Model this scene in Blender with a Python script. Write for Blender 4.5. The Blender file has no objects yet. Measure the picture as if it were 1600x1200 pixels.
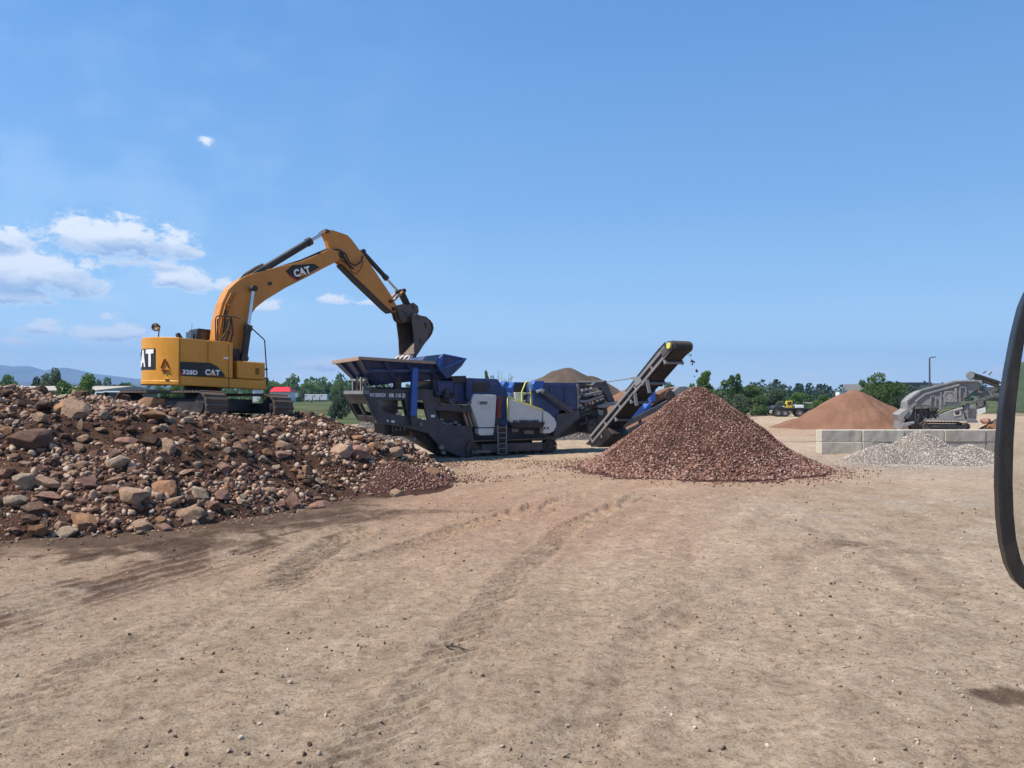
import bpy, bmesh, math, random
import numpy as np
from mathutils import Vector, Matrix
from mathutils.geometry import tessellate_polygon

R = math.radians
sc = bpy.context.scene
COL = sc.collection

# ------------------------------------------------------------------ camera, sky, sun
FPX, CAMZ, HZ = 1186.0, 2.8, 615.0          # focal length in photo pixels, eye height, horizon row
cam = bpy.data.cameras.new('camera')
cam.sensor_width = 36.0
cam.lens = 36.0 * FPX / 1600.0
cam.shift_y = (HZ - 600.0) / 1600.0
cam.clip_start = 0.05
cam.clip_end = 40000
cam_o = bpy.data.objects.new('camera', cam)
COL.objects.link(cam_o)
cam_o.location = (0, 0, CAMZ)
cam_o.rotation_euler = (R(90), 0, 0)
sc.camera = cam_o

SUN_EL, SUN_AZ = R(55), R(-106)               # azimuth from +Y towards +X
sun_dir = Vector((math.sin(SUN_AZ) * math.cos(SUN_EL), math.cos(SUN_AZ) * math.cos(SUN_EL), math.sin(SUN_EL)))
sl = bpy.data.lights.new('sun', 'SUN')
sl.energy = 4.5
sl.angle = R(0.53)
sl.color = (1.0, 0.93, 0.82)
sun_o = bpy.data.objects.new('sun', sl)
COL.objects.link(sun_o)
sun_o.rotation_euler = sun_dir.to_track_quat('Z', 'Y').to_euler()
sun_o.location = (-30, 20, 60)

sc.view_settings.view_transform = 'Standard'
sc.view_settings.look = 'None'
sc.view_settings.gamma = 1.0
sc.view_settings.exposure = 0.72


class NT:
    """small helper for node trees"""
    def __init__(self, tree):
        self.t = tree
        self.n = tree.nodes
        self.l = tree.links

    def new(self, kind, **kw):
        nd = self.n.new(kind)
        for k, v in kw.items():
            setattr(nd, k, v)
        return nd

    def set(self, sock, v):
        if hasattr(v, 'is_output') or isinstance(v, bpy.types.NodeSocket):
            self.l.new(v, sock)
        elif isinstance(v, (tuple, list)) and len(v) == 3 and sock.type == 'RGBA':
            sock.default_value = (*v, 1)
        else:
            sock.default_value = v

    def math(self, op, a, b=None, c=None, clamp=False):
        nd = self.new('ShaderNodeMath', operation=op, use_clamp=clamp)
        self.set(nd.inputs[0], a)
        if b is not None:
            self.set(nd.inputs[1], b)
        if c is not None:
            self.set(nd.inputs[2], c)
        return nd.outputs[0]

    def maprange(self, v, a, b, c=0.0, d=1.0, smooth=True):
        nd = self.new('ShaderNodeMapRange', interpolation_type='SMOOTHSTEP' if smooth else 'LINEAR')
        self.set(nd.inputs['Value'], v)
        nd.inputs['From Min'].default_value = a
        nd.inputs['From Max'].default_value = b
        nd.inputs['To Min'].default_value = c
        nd.inputs['To Max'].default_value = d
        return nd.outputs['Result']

    def mix(self, f, a, b, blend='MIX'):
        nd = self.new('ShaderNodeMix', data_type='RGBA', blend_type=blend)
        self.set(nd.inputs['Factor'], f)
        self.set(nd.inputs['A'], a)
        self.set(nd.inputs['B'], b)
        return nd.outputs['Result']

    def noise(self, vec, scale, detail=5.0, rough=0.55, dist=0.0):
        nd = self.new('ShaderNodeTexNoise')
        if vec is not None:
            self.l.new(vec, nd.inputs['Vector'])
        nd.inputs['Scale'].default_value = scale
        nd.inputs['Detail'].default_value = detail
        nd.inputs['Roughness'].default_value = rough
        nd.inputs['Distortion'].default_value = dist
        return nd.outputs['Fac']

    def ramp(self, fac, stops, interp='LINEAR'):
        nd = self.new('ShaderNodeValToRGB')
        nd.color_ramp.interpolation = interp
        cr = nd.color_ramp
        while len(cr.elements) > 1:
            cr.elements.remove(cr.elements[-1])
        cr.elements[0].position = stops[0][0]
        cr.elements[0].color = (*stops[0][1], 1)
        for p, c in stops[1:]:
            e = cr.elements.new(p)
            e.color = (*c, 1)
        self.set(nd.inputs['Fac'], fac)
        return nd.outputs['Color']

    def bump(self, h, strength, dist, normal=None):
        nd = self.new('ShaderNodeBump')
        nd.inputs['Strength'].default_value = strength
        nd.inputs['Distance'].default_value = dist
        self.l.new(h, nd.inputs['Height'])
        if normal is not None:
            self.l.new(normal, nd.inputs['Normal'])
        return nd.outputs['Normal']


# sky: Nishita air plus fair-weather clouds placed by azimuth and elevation
world = bpy.data.worlds.new('World')
sc.world = world
world.use_nodes = True
w = NT(world.node_tree)
w.n.clear()
sky = w.new('ShaderNodeTexSky', sky_type='NISHITA')
sky.sun_disc = False
sky.sun_elevation = SUN_EL
sky.sun_rotation = SUN_AZ
sky.altitude = 1800
sky.air_density = 1.0
sky.dust_density = 0.6
sky.ozone_density = 2.0
tc = w.new('ShaderNodeTexCoord')
sep = w.new('ShaderNodeSeparateXYZ')
w.l.new(tc.outputs['Generated'], sep.inputs[0])
gx, gy, gz = sep.outputs
az = w.math('MULTIPLY', w.math('ARCTAN2', gx, gy), 57.29578)
el = w.math('MULTIPLY', w.math('ARCSINE', gz), 57.29578)
cmb = w.new('ShaderNodeCombineXYZ')
w.l.new(az, cmb.inputs[0])
w.l.new(w.math('MULTIPLY', el, 1.7), cmb.inputs[1])
cmb.inputs[2].default_value = 3.7
n_big = w.noise(cmb.outputs[0], 0.36, 6.0, 0.6, 0.4)
n_low = w.noise(cmb.outputs[0], 0.16, 3.0, 0.5, 0.0)


def ang(px, py):
    x, z = (px - 800) / FPX, (HZ - py) / FPX
    return math.degrees(math.atan2(x, 1)), math.degrees(math.atan2(z, math.hypot(x, 1)))


# (centre px, centre py, half width px, half height px, strength)
CLOUDS = [(185, 378, 112, 30, 1.0), (292, 394, 34, 13, .75), (280, 438, 48, 19, .85), (5, 378, 30, 20, .9),
          (30, 424, 95, 42, .95), (110, 440, 60, 36, .75), (10, 462, 90, 18, .95), (215, 410, 60, 14, .5),
          (55, 515, 36, 14, .7), (30, 534, 40, 9, .5), (165, 494, 22, 9, .55), (190, 524, 58, 16, .72),
          (205, 540, 40, 9, .45), (528, 470, 26, 8, .72), (577, 473, 22, 6, .6), (415, 480, 24, 9, .5),
          (350, 444, 16, 9, .5), (322, 222, 13, 9, .5), (505, 571, 46, 13, .6), (440, 590, 40, 8, .4),
          (1375, 583, 34, 6, .42), (1262, 588, 16, 5, .3), (1555, 585, 30, 9, .5), (965, 583, 14, 4, .3),
          (60, 562, 90, 8, .35), (-150, 420, 120, 60, .9), (-260, 500, 160, 30, .7)]
dens = None
low = None
for (cx, cy, hw, hh, st) in CLOUDS:
    a0, e0 = ang(cx, cy)
    sx, sy = hw / FPX * 57.3 * math.cos(R(a0)) ** 2 * 1.30, hh / FPX * 57.3 * math.cos(R(a0)) * 1.42
    dx = w.math('DIVIDE', w.math('SUBTRACT', az, a0), sx)
    dy = w.math('DIVIDE', w.math('SUBTRACT', el, e0), sy)
    # flatter underside: squeeze the lower half
    dy = w.math('MAXIMUM', dy, w.math('MULTIPLY', dy, -1.45))
    d = w.math('SQRT', w.math('ADD', w.math('MULTIPLY', dx, dx), w.math('MULTIPLY', dy, dy)))
    f = w.math('MULTIPLY', w.math('SUBTRACT', 1.0, d), st)
    dens = f if dens is None else w.math('MAXIMUM', dens, f)
    # position within the cloud, top (1) to base (0), where this cloud is
    g = w.math('MULTIPLY', w.math('MULTIPLY', w.math('SUBTRACT', 1.25, d, clamp=True), 1.9, clamp=True), w.maprange(w.math('ADD', w.math('SUBTRACT', el, e0), w.math('MULTIPLY', w.math('SUBTRACT', n_big, .5), sy * 1.6)), -sy * .5, sy * .22, 1.0 if hh > 10 else .4, 0.0))
    low = g if low is None else w.math('MAXIMUM', low, g)
n_fine = w.noise(cmb.outputs[0], 1.25, 6.0, 0.66, 0.6)
turb = w.math('ADD', w.math('MULTIPLY', w.math('SUBTRACT', n_big, 0.5), 2.3), w.math('MULTIPLY', w.math('SUBTRACT', n_fine, 0.5), 1.3))
shape = w.math('ADD', w.math('MULTIPLY', dens, 1.25), turb)
cover = w.maprange(shape, 0.0, 0.50)
cover = w.math('MULTIPLY', cover, w.maprange(dens, -0.45, 0.15))
veil = w.math('MULTIPLY', w.maprange(n_low, 0.42, 0.75), w.maprange(az, 4, -32, 0.0, 0.22))
veil = w.math('MULTIPLY', veil, w.maprange(el, 30, 3, 0.3, 1.0))
under = w.math('MULTIPLY', low, w.maprange(shape, 0.05, 0.6))
hs = w.new('ShaderNodeHueSaturation')
hs.inputs['Saturation'].default_value = 1.28
hs.inputs['Value'].default_value = 1.0
w.l.new(sky.outputs[0], hs.inputs['Color'])
SKYK = 0.105
cl_white = (0.66 / SKYK, 0.675 / SKYK, 0.69 / SKYK)
cl_grey = (0.125 / SKYK, 0.245 / SKYK, 0.45 / SKYK)
ccol = w.mix(w.math('MULTIPLY', under, 0.85, clamp=True), cl_white, cl_grey)
grad = w.ramp(w.math('DIVIDE', w.math('MAXIMUM', el, 0.0), 90.0), [(0, (.62, .77, .84)), (.03, (.42, .60, .74)), (.08, (.255, .445, .65)), (.15, (.165, .34, .60)), (.28, (.104, .255, .54)), (.55, (.068, .185, .43)), (1, (.058, .155, .38))])
gk = w.new('ShaderNodeVectorMath', operation='SCALE')
w.l.new(grad, gk.inputs[0])
w.l.new(w.maprange(az, -40, 40, 1.02 / SKYK, .83 / SKYK, smooth=False), gk.inputs['Scale'])
air = w.mix(.72, hs.outputs[0], gk.outputs[0])
skyc = w.mix(veil, air, (0.55 / SKYK, 0.67 / SKYK, 0.78 / SKYK))
skyc = w.mix(w.math('MULTIPLY', cover, 0.88), skyc, ccol)
bg = w.new('ShaderNodeBackground')
w.l.new(skyc, bg.inputs['Color'])
bg.inputs['Strength'].default_value = SKYK
wo = w.new('ShaderNodeOutputWorld')
w.l.new(bg.outputs[0], wo.inputs['Surface'])

# ------------------------------------------------------------------ helpers
rng = np.random.default_rng(11)
rnd = random.Random(5)


def hash2(ix, iy, seed):
    h = (ix.astype(np.int64) * 374761393 + iy.astype(np.int64) * 668265263 + seed * 1274126177) & 0x7fffffff
    h = ((h ^ (h >> 13)) * 1274126177) & 0x7fffffff
    h = (h ^ (h >> 16)) & 0xffffff
    return h / float(0xffffff)


def vnoise(x, y, seed=0):
    x, y = np.asarray(x, float), np.asarray(y, float)
    ix, iy = np.floor(x), np.floor(y)
    fx, fy = x - ix, y - iy
    fx, fy = fx * fx * fx * (fx * (fx * 6 - 15) + 10), fy * fy * fy * (fy * (fy * 6 - 15) + 10)
    a, b = hash2(ix, iy, seed), hash2(ix + 1, iy, seed)
    c, d = hash2(ix, iy + 1, seed), hash2(ix + 1, iy + 1, seed)
    return (a + (b - a) * fx) * (1 - fy) + (c + (d - c) * fx) * fy - 0.5


def fbm(x, y, seed=0, octv=4, gain=.5):
    s, a = 0, 1.0
    for k in range(octv):
        s = s + a * vnoise(x * 2 ** k + 17.3 * k, y * 2 ** k - 9.1 * k, seed + k)
        a *= gain
    return s


def sstep(a, b, x):
    t = np.clip((np.asarray(x, float) - a) / (b - a), 0, 1)
    return t * t * (3 - 2 * t)


def at(px, py, D):
    return Vector(((px - 800) / FPX * D, D, CAMZ + (HZ - py) / FPX * D))


def to_px(p):
    return 800 + p[0] / p[1] * FPX, HZ - (p[2] - CAMZ) / p[1] * FPX


def tag(o, label=None, cat=None, group=None, kind=None):
    if label:
        o['label'] = label
    if cat:
        o['category'] = cat
    if group:
        o['group'] = group
    if kind:
        o['kind'] = kind
    return o


def thing(name, label, cat, loc=(0, 0, 0), rz=0.0, group=None):
    o = bpy.data.objects.new(name, None)
    o.empty_display_size = .3
    COL.objects.link(o)
    o.location = loc
    o.rotation_euler = (0, 0, rz)
    return tag(o, label, cat, group)


def link_mesh(name, me, material=None, parent=None):
    o = bpy.data.objects.new(name, me)
    COL.objects.link(o)
    if material is not None:
        me.materials.append(material)
    if parent is not None:
        o.parent = parent
    return o


def mesh_np(name, verts, faces):
    """verts (n,3), faces (m,k) numpy arrays"""
    me = bpy.data.meshes.new(name)
    verts = np.asarray(verts, np.float32)
    faces = np.asarray(faces, np.int32)
    m, k = faces.shape
    me.vertices.add(len(verts))
    me.vertices.foreach_set('co', verts.ravel())
    me.loops.add(m * k)
    me.loops.foreach_set('vertex_index', faces.ravel())
    me.polygons.add(m)
    me.polygons.foreach_set('loop_start', np.arange(0, m * k, k, dtype=np.int32))
    me.update(calc_edges=True)
    return me


def smooth(me, on=True):
    me.polygons.foreach_set('use_smooth', np.full(len(me.polygons), on))


class MB:
    """collects solids, builds ONE mesh object"""
    def __init__(self):
        self.v, self.f = [], []

    def add(self, vs, fs):
        b = len(self.v)
        self.v += [tuple(p) for p in vs]
        self.f += [tuple(i + b for i in q) for q in fs]
        return self

    def box(self, lo, hi, M=None):
        (x0, y0, z0), (x1, y1, z1) = lo, hi
        vs = [Vector(p) for p in ((x0, y0, z0), (x1, y0, z0), (x1, y1, z0), (x0, y1, z0), (x0, y0, z1), (x1, y0, z1), (x1, y1, z1), (x0, y1, z1))]
        if M is not None:
            vs = [M @ p for p in vs]
        return self.add(vs, [(3, 2, 1, 0), (4, 5, 6, 7), (0, 1, 5, 4), (1, 2, 6, 5), (2, 3, 7, 6), (3, 0, 4, 7)])

    def prism(self, poly, v0, v1, holes=()):
        """poly in (u,z), extruded along v"""
        loops = [list(poly)] + [list(h) for h in holes]
        flat = [p for lp in loops for p in lp]
        tri = tessellate_polygon([[Vector((p[0], p[1], 0)) for p in lp] for lp in loops])
        n = len(flat)
        vs = [(p[0], v0, p[1]) for p in flat] + [(p[0], v1, p[1]) for p in flat]
        fs = []
        for t in tri:
            a, b, c = t
            A, B, C_ = flat[a], flat[b], flat[c]
            cr = (B[0] - A[0]) * (C_[1] - A[1]) - (B[1] - A[1]) * (C_[0] - A[0])
            if cr < 0:
                b, c = c, b
            fs += [(a, b, c), (c + n, b + n, a + n)]
        k = 0
        for lp in loops:
            m = len(lp)
            area = sum(lp[i][0] * lp[(i + 1) % m][1] - lp[(i + 1) % m][0] * lp[i][1] for i in range(m))
            ccw = area > 0
            if k > 0:
                ccw = not ccw
            for i in range(m):
                j = (i + 1) % m
                q = (k + i, k + i + n, k + j + n, k + j)
                fs.append(q if ccw else q[::-1])
            k += m
        return self.add(vs, fs)

    def plan(self, poly, z0, z1):
        """poly in (u,v) extruded upward; z0,z1 numbers or functions of (u,v)"""
        g0 = z0 if callable(z0) else (lambda u, v: z0)
        g1 = z1 if callable(z1) else (lambda u, v: z1)
        n = len(poly)
        area = sum(poly[i][0] * poly[(i + 1) % n][1] - poly[(i + 1) % n][0] * poly[i][1] for i in range(n))
        if area < 0:
            poly = poly[::-1]
        vs = [(p[0], p[1], g0(*p)) for p in poly] + [(p[0], p[1], g1(*p)) for p in poly]
        fs = [tuple(range(n - 1, -1, -1)), tuple(range(n, 2 * n))]
        fs += [(i, (i + 1) % n, (i + 1) % n + n, i + n) for i in range(n)]
        return self.add(vs, fs)

    def tube(self, pts, r, n=8, r1=None, caps=True):
        pts = [Vector(p) for p in pts]
        m = len(pts)
        vs, fs = [], []
        up = None
        for i, p in enumerate(pts):
            d = (pts[min(i + 1, m - 1)] - pts[max(i - 1, 0)]).normalized()
            if up is None:
                up = Vector((0, 0, 1)) if abs(d.z) < .9 else Vector((1, 0, 0))
            s = d.cross(up)
            if s.length < 1e-6:
                s = d.cross(Vector((0, 1, 0)))
            s.normalize()
            t = s.cross(d).normalized()
            up = t
            rr = r if r1 is None else r + (r1 - r) * i / (m - 1)
            for k in range(n):
                a = 2 * math.pi * k / n
                vs.append(p + (s * math.cos(a) + t * math.sin(a)) * rr)
        for i in range(m - 1):
            for k in range(n):
                fs.append((i * n + k, i * n + (k + 1) % n, (i + 1) * n + (k + 1) % n, (i + 1) * n + k))
        if caps:
            fs.append(tuple(range(n - 1, -1, -1)))
            fs.append(tuple(range((m - 1) * n, m * n)))
        return self.add(vs, fs)

    def bar(self, p0, p1, w_, h_, up=(0, 0, 1)):
        """rectangular bar from p0 to p1"""
        p0, p1 = Vector(p0), Vector(p1)
        d = (p1 - p0)
        L = d.length
        d.normalize()
        u = Vector(up)
        s = d.cross(u)
        if s.length < 1e-5:
            s = d.cross(Vector((1, 0, 0)))
        s.normalize()
        t = s.cross(d).normalized()
        vs = []
        for q in (p0, p1):
            for (a, b) in ((-1, -1), (1, -1), (1, 1), (-1, 1)):
                vs.append(q + s * (a * w_ / 2) + t * (b * h_ / 2))
        return self.add(vs, [(0, 1, 2, 3), (7, 6, 5, 4), (0, 4, 5, 1), (1, 5, 6, 2), (2, 6, 7, 3), (3, 7, 4, 0)])

    def build(self, name, material, parent=None, bevel=0.0, smooth_angle=None, shear=0.0, fix=True):
        me = bpy.data.meshes.new(name)
        vs = self.v
        if shear:
            vs = [(x, y, z + shear * x) for x, y, z in vs]
        me.from_pydata(vs, [], self.f)
        if fix:
            bm = bmesh.new()
            bm.from_mesh(me)
            bmesh.ops.recalc_face_normals(bm, faces=bm.faces)
            bm.to_mesh(me)
            bm.free()
        me.update()
        o = link_mesh(name, me, material, parent)
        if smooth_angle is not None:
            smooth(me)
            me.set_sharp_from_angle(angle=R(smooth_angle))
        if bevel:
            b = o.modifiers.new('bevel', 'BEVEL')
            b.width = bevel
            b.segments = 2
            b.limit_method = 'ANGLE'
            b.angle_limit = R(40)
        return o


class Frame:
    """a vertical working frame: origin on the ground, heading angle; u forward, v left, z up"""
    def __init__(self, x, y, heading):
        self.o = (x, y)
        self.h = heading
        self.U = (math.cos(heading), math.sin(heading))
        self.V = (-math.sin(heading), math.cos(heading))

    def uz(self, px, py, v=0.0):
        k = (px - 800) / FPX
        ox, oy = self.o[0] + v * self.V[0], self.o[1] + v * self.V[1]
        u = (k * oy - ox) / (self.U[0] - k * self.U[1])
        Y = oy + u * self.U[1]
        return u, CAMZ + Y * (HZ - py) / FPX

    def p3(self, px, py, v=0.0):
        u, z = self.uz(px, py, v)
        return Vector((u, v, z))

    def poly(self, pts, v=0.0):
        return [self.uz(px, py, v) for px, py in pts]

    def world(self, u, v, z=0.0):
        return Vector((self.o[0] + u * self.U[0] + v * self.V[0], self.o[1] + u * self.U[1] + v * self.V[1], z))


def text_mesh(s, size, material, parent, M, name='lettering', extrude=.004, bold=False, sx=1.0, align='CENTER', shear=0.0):
    cu = bpy.data.curves.new('txt', 'FONT')
    cu.body = s
    cu.size = size
    cu.align_x = align
    cu.align_y = 'CENTER'
    cu.extrude = extrude
    cu.shear = shear
    cu.offset = size * .018
    if bold:
        cu.offset = size * 0.05
        cu.space_character = 1.12
    cu.resolution_u = 3
    tmp = bpy.data.objects.new('txt', cu)
    COL.objects.link(tmp)
    dg = bpy.context.evaluated_depsgraph_get()
    me = bpy.data.meshes.new_from_object(tmp.evaluated_get(dg))
    bpy.data.objects.remove(tmp)
    bpy.data.curves.remove(cu)
    me.name = name
    me.transform(Matrix.Diagonal((sx, 1, 1, 1)))
    me.transform(M)
    me.materials.clear()
    return link_mesh(name, me, material, parent)


def face_M(p, right, up):
    """matrix whose x is 'right', y is 'up' at point p"""
    r, u = Vector(right).normalized(), Vector(up).normalized()
    n = r.cross(u).normalized()
    u = n.cross(r)
    return Matrix(((r.x, u.x, n.x, p[0]), (r.y, u.y, n.y, p[1]), (r.z, u.z, n.z, p[2]), (0, 0, 0, 1)))


# ------------------------------------------------------------------ materials
MATS = {}


def base_mat(name):
    m = bpy.data.materials.new(name)
    m.use_nodes = True
    t = NT(m.node_tree)
    b = t.n['Principled BSDF']
    return m, t, b


DUST = (0.23, 0.155, 0.11)


def paint(name, col, rough=.45, dust=.35, metal=0.0, scale=1.6, wear=0.0, dustcol=DUST, bump=.15):
    """machine paint with dust, streaks and scuffs in object space"""
    if name in MATS:
        return MATS[name]
    m, t, b = base_mat(name)
    tcn = t.new('ShaderNodeTexCoord').outputs['Object']
    n1 = t.noise(tcn, scale, 6, .65, .3)
    n2 = t.noise(tcn, scale * 9, 4, .6)
    mp = t.new('ShaderNodeMapping')
    mp.inputs['Scale'].default_value = (9, 9, .8)
    t.l.new(tcn, mp.inputs['Vector'])
    n3 = t.noise(mp.outputs[0], scale, 3, .6)
    f = t.maprange(t.math('ADD', t.math('MULTIPLY', n1, .7), t.math('MULTIPLY', n3, .4)), .45, .78)
    geo = t.new('ShaderNodeNewGeometry')
    sp = t.new('ShaderNodeSeparateXYZ')
    t.l.new(geo.outputs['Normal'], sp.inputs[0])
    upf = t.maprange(sp.outputs[2], .3, .95, 0, .75)         # dust settles on faces that look up
    f = t.math('MULTIPLY', t.math('ADD', f, upf, clamp=True), dust)
    var = t.mix(t.maprange(n1, .3, .7), tuple(c * .86 for c in col), tuple(min(1, c * 1.1) for c in col))
    c = t.mix(f, var, dustcol)
    if wear:
        c = t.mix(t.maprange(n2, .62, .7, 0, wear), c, (.09, .06, .045))
    t.l.new(c, b.inputs['Base Color'])
    t.l.new(t.math('ADD', rough, t.math('MULTIPLY', f, .5), clamp=True), b.inputs['Roughness'])
    b.inputs['Metallic'].default_value = metal
    if bump:
        t.l.new(t.bump(t.math('ADD', n2, n1), bump, .01), b.inputs['Normal'])
    MATS[name] = m
    return m


YEL = paint('machine_yellow', (.68, .295, .022), .42, .22)
YEL_ARM = paint('machine_yellow_worn', (.56, .225, .026), .5, .42, wear=.35)
BLACKP = paint('black_paint', (.014, .015, .018), .42, .2)
DECAL = paint('decal_black', (.010, .011, .014), .5, .10)
WHITE_L = paint('lettering_white', (.82, .82, .80), .5, .05, bump=0)
RED_L = paint('decal_red', (.34, .018, .010), .5, .1, bump=0)
STEEL_DK = paint('dark_steel', (.030, .029, .029), .55, .28, metal=.3)
TRACK = paint('track_steel', (.120, .088, .068), .6, .6, metal=.4, wear=.3)
CHROME = paint('rod_chrome', (.62, .63, .65), .15, .08, metal=1.0, bump=0)
BUCKET = paint('bucket_steel', (.105, .088, .080), .5, .5, metal=.45, scale=2.5, wear=.4)
TOOTH = paint('tooth_steel', (.52, .45, .39), .35, .15, metal=.4)
BLUE_D = paint('crusher_blue', (.011, .040, .135), .4, .22)
BLUE_B = paint('crusher_blue_bright', (.018, .105, .40), .4, .15)
GREY_D = paint('crusher_grey', (.047, .050, .060), .45, .24)
GREY_L = paint('crusher_light_grey', (.21, .21, .21), .5, .3)
GREY_M = paint('conveyor_grey', (.20, .205, .22), .45, .3)
WHITEP = paint('panel_white', (.62, .635, .60), .4, .2, bump=.04)
SAFETY = paint('safety_yellow', (.62, .60, .09), .45, .15)
REDP = paint('red_paint', (.20, .02, .02), .5, .3)
RUBBER = paint('rubber', (.022, .021, .021), .75, .45)
BELT = paint('belt_rubber', (.030, .027, .026), .8, .22)
RIMTAN = paint('worn_rim', (.40, .28, .20), .6, .75)
PLANT_G = paint('plant_grey', (.19, .195, .20), .5, .4, dustcol=(.34, .31, .28))
PLANT_D = paint('plant_dark', (.07, .072, .075), .55, .5, dustcol=(.30, .27, .24))
BEIGE = paint('beige_paint', (.46, .43, .36), .55, .3)
SEAM = paint('seam_black', (.008, .008, .008), .9, 0, bump=0)
ROOF_TAN = paint('roof_tan', (.42, .38, .33), .7, .2, scale=.2)
WALL_GREY = paint('wall_grey', (.20, .20, .205), .7, .2, scale=.2)
ROOF_RED = paint('roof_red', (.60, .010, .010), .5, .0, scale=.2)
WHITE_W = paint('white_wall', (.72, .74, .76), .5, .06, scale=.3)
POLE_M = paint('pole_dark', (.05, .055, .07), .5, .1)
MIRROR_B = paint('mirror_plastic', (.012, .012, .013), .38, .1, bump=.05, scale=20)


def glass_mat(name, col=(.02, .025, .03), rough=.06):
    m, t, b = base_mat(name)
    b.inputs['Base Color'].default_value = (*col, 1)
    b.inputs['Roughness'].default_value = rough
    b.inputs['Specular IOR Level'].default_value = .8
    return m


GLASS = glass_mat('tinted_glass')
m_, t_, b_ = base_mat('mirror_glass')
b_.inputs['Base Color'].default_value = (.86, .87, .87, 1)
b_.inputs['Metallic'].default_value = 1
b_.inputs['Roughness'].default_value = .012
MIRROR = m_


def rock_mat(name, col, col2, dirt=.4, scale=5.0):
    m, t, b = base_mat(name)
    tcn = t.new('ShaderNodeTexCoord').outputs['Object']
    oi = t.new('ShaderNodeObjectInfo')
    n1 = t.noise(tcn, scale * .35, 5, .6, .4)
    n2 = t.noise(tcn, scale * 3, 6, .7)
    n3 = t.noise(tcn, scale * .6, 4, .6, 1.2)
    c = t.mix(t.maprange(n1, .35, .65), col, col2)
    c = t.mix(t.maprange(n2, .5, .75, 0, .45), c, tuple(x * .5 for x in col))
    c = t.mix(t.maprange(n3, .5, .66, 0, dirt), c, (.085, .046, .030))
    c = t.mix(t.math('MULTIPLY', oi.outputs['Random'], .22), c, (.17, .11, .08))
    t.l.new(c, b.inputs['Base Color'])
    b.inputs['Roughness'].default_value = .92
    b.inputs['Specular IOR Level'].default_value = .2
    nb = t.bump(n1, .8, .12)
    t.l.new(t.bump(n2, 1.0, .05, nb), b.inputs['Normal'])
    return m


ROCKM = {
    'pale grey': rock_mat('rock_pale_grey', (.58, .455, .325), (.46, .355, .25), .28),
    'tan': rock_mat('rock_tan', (.58, .385, .255), (.46, .30, .195), .4),
    'orange-tan': rock_mat('rock_orange', (.50, .27, .135), (.39, .215, .125), .35),
    'reddish': rock_mat('rock_reddish', (.45, .26, .19), (.35, .195, .14), .45),
    'dark brown': rock_mat('rock_dark', (.19, .115, .08), (.13, .075, .054), .6),
}


def island_mat(name, stops, rough=.92, bump=.3, scale=14, band=0):
    """loose stones: colour differs stone by stone"""
    m, t, b = base_mat(name)
    geo = t.new('ShaderNodeNewGeometry')
    tcn = t.new('ShaderNodeTexCoord').outputs['Object']
    c = t.ramp(geo.outputs['Random Per Island'], stops)
    n = t.noise(tcn, scale, 4, .6)
    c = t.mix(t.maprange(n, .45, .7, 0, .35), c, tuple(x * .5 for x in stops[0][1]))
    if band:                                   # streaks of finer, darker material
        nb_ = t.noise(tcn, .75, 5, .62, .8)
        c = t.mix(t.maprange(nb_, .46, .64, 0, band), c, t.mix(1.0, c, (.50, .46, .44), 'MULTIPLY'))
    t.l.new(c, b.inputs['Base Color'])
    b.inputs['Roughness'].default_value = rough
    b.inputs['Specular IOR Level'].default_value = .2
    if bump:
        t.l.new(t.bump(n, bump, .03), b.inputs['Normal'])
    return m


RUBBLE_M = island_mat('rubble_stone', [(0, (.08, .042, .028)), (.22, (.165, .092, .063)), (.5, (.30, .18, .125)), (.78, (.43, .295, .21)), (.93, (.50, .40, .30)), (1, (.46, .25, .14))])
CRUSH_M = island_mat('crushed_red_stone', [(0, (.10, .046, .034)), (.35, (.185, .092, .067)), (.7, (.275, .150, .112)), (.92, (.39, .25, .195)), (1, (.50, .40, .33))], band=.42)
GREYG_M = island_mat('crushed_grey_stone', [(0, (.16, .125, .11)), (.3, (.34, .29, .25)), (.6, (.50, .45, .39)), (.9, (.68, .64, .57)), (1, (.36, .25, .19))], band=.3)
DARKG_M = island_mat('rubble_grey_stone', [(0, (.10, .088, .08)), (.5, (.17, .15, .14)), (.85, (.26, .24, .22)), (1, (.33, .27, .22))])
PEB_M = island_mat('pebble', [(0, (.06, .045, .036)), (.25, (.15, .105, .075)), (.55, (.30, .22, .155)), (.88, (.42, .33, .25)), (1, (.58, .52, .44))])


def soil_mat(name, c1, c2, c3, scale=1.2, bump=.8, dist=.06, streak=False):
    m, t, b = base_mat(name)
    tcn = t.new('ShaderNodeTexCoord').outputs['Object']
    n1 = t.noise(tcn, scale, 7, .62, .4)
    n2 = t.noise(tcn, scale * 12, 6, .65)
    vec = tcn
    c = t.mix(t.maprange(n1, .35, .68), c1, c2)
    c = t.mix(t.maprange(n2, .45, .75, 0, .6), c, c3)
    t.l.new(c, b.inputs['Base Color'])
    b.inputs['Roughness'].default_value = .96
    b.inputs['Specular IOR Level'].default_value = .12
    nb = t.bump(n1, .5, .15)
    t.l.new(t.bump(n2, bump, dist, nb), b.inputs['Normal'])
    return m


SOIL_M = soil_mat('dark_soil', (.050, .026, .017), (.088, .046, .030), (.125, .070, .048), 1.4)
SAND_RED = soil_mat('red_sand', (.180, .094, .060), (.225, .122, .080), (.15, .076, .048), .5, .35, .03)
SAND_BRN = soil_mat('brown_spoil', (.088, .066, .051), (.120, .091, .072), (.066, .050, .039), .5, .5, .05)
CRUSH_CORE = soil_mat('crushed_red_fines', (.060, .031, .023), (.085, .045, .034), (.05, .027, .020), 2.0)
GREY_CORE = soil_mat('crushed_grey_fines', (.17, .145, .125), (.22, .19, .165), (.15, .12, .10), 2.0)


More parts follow.
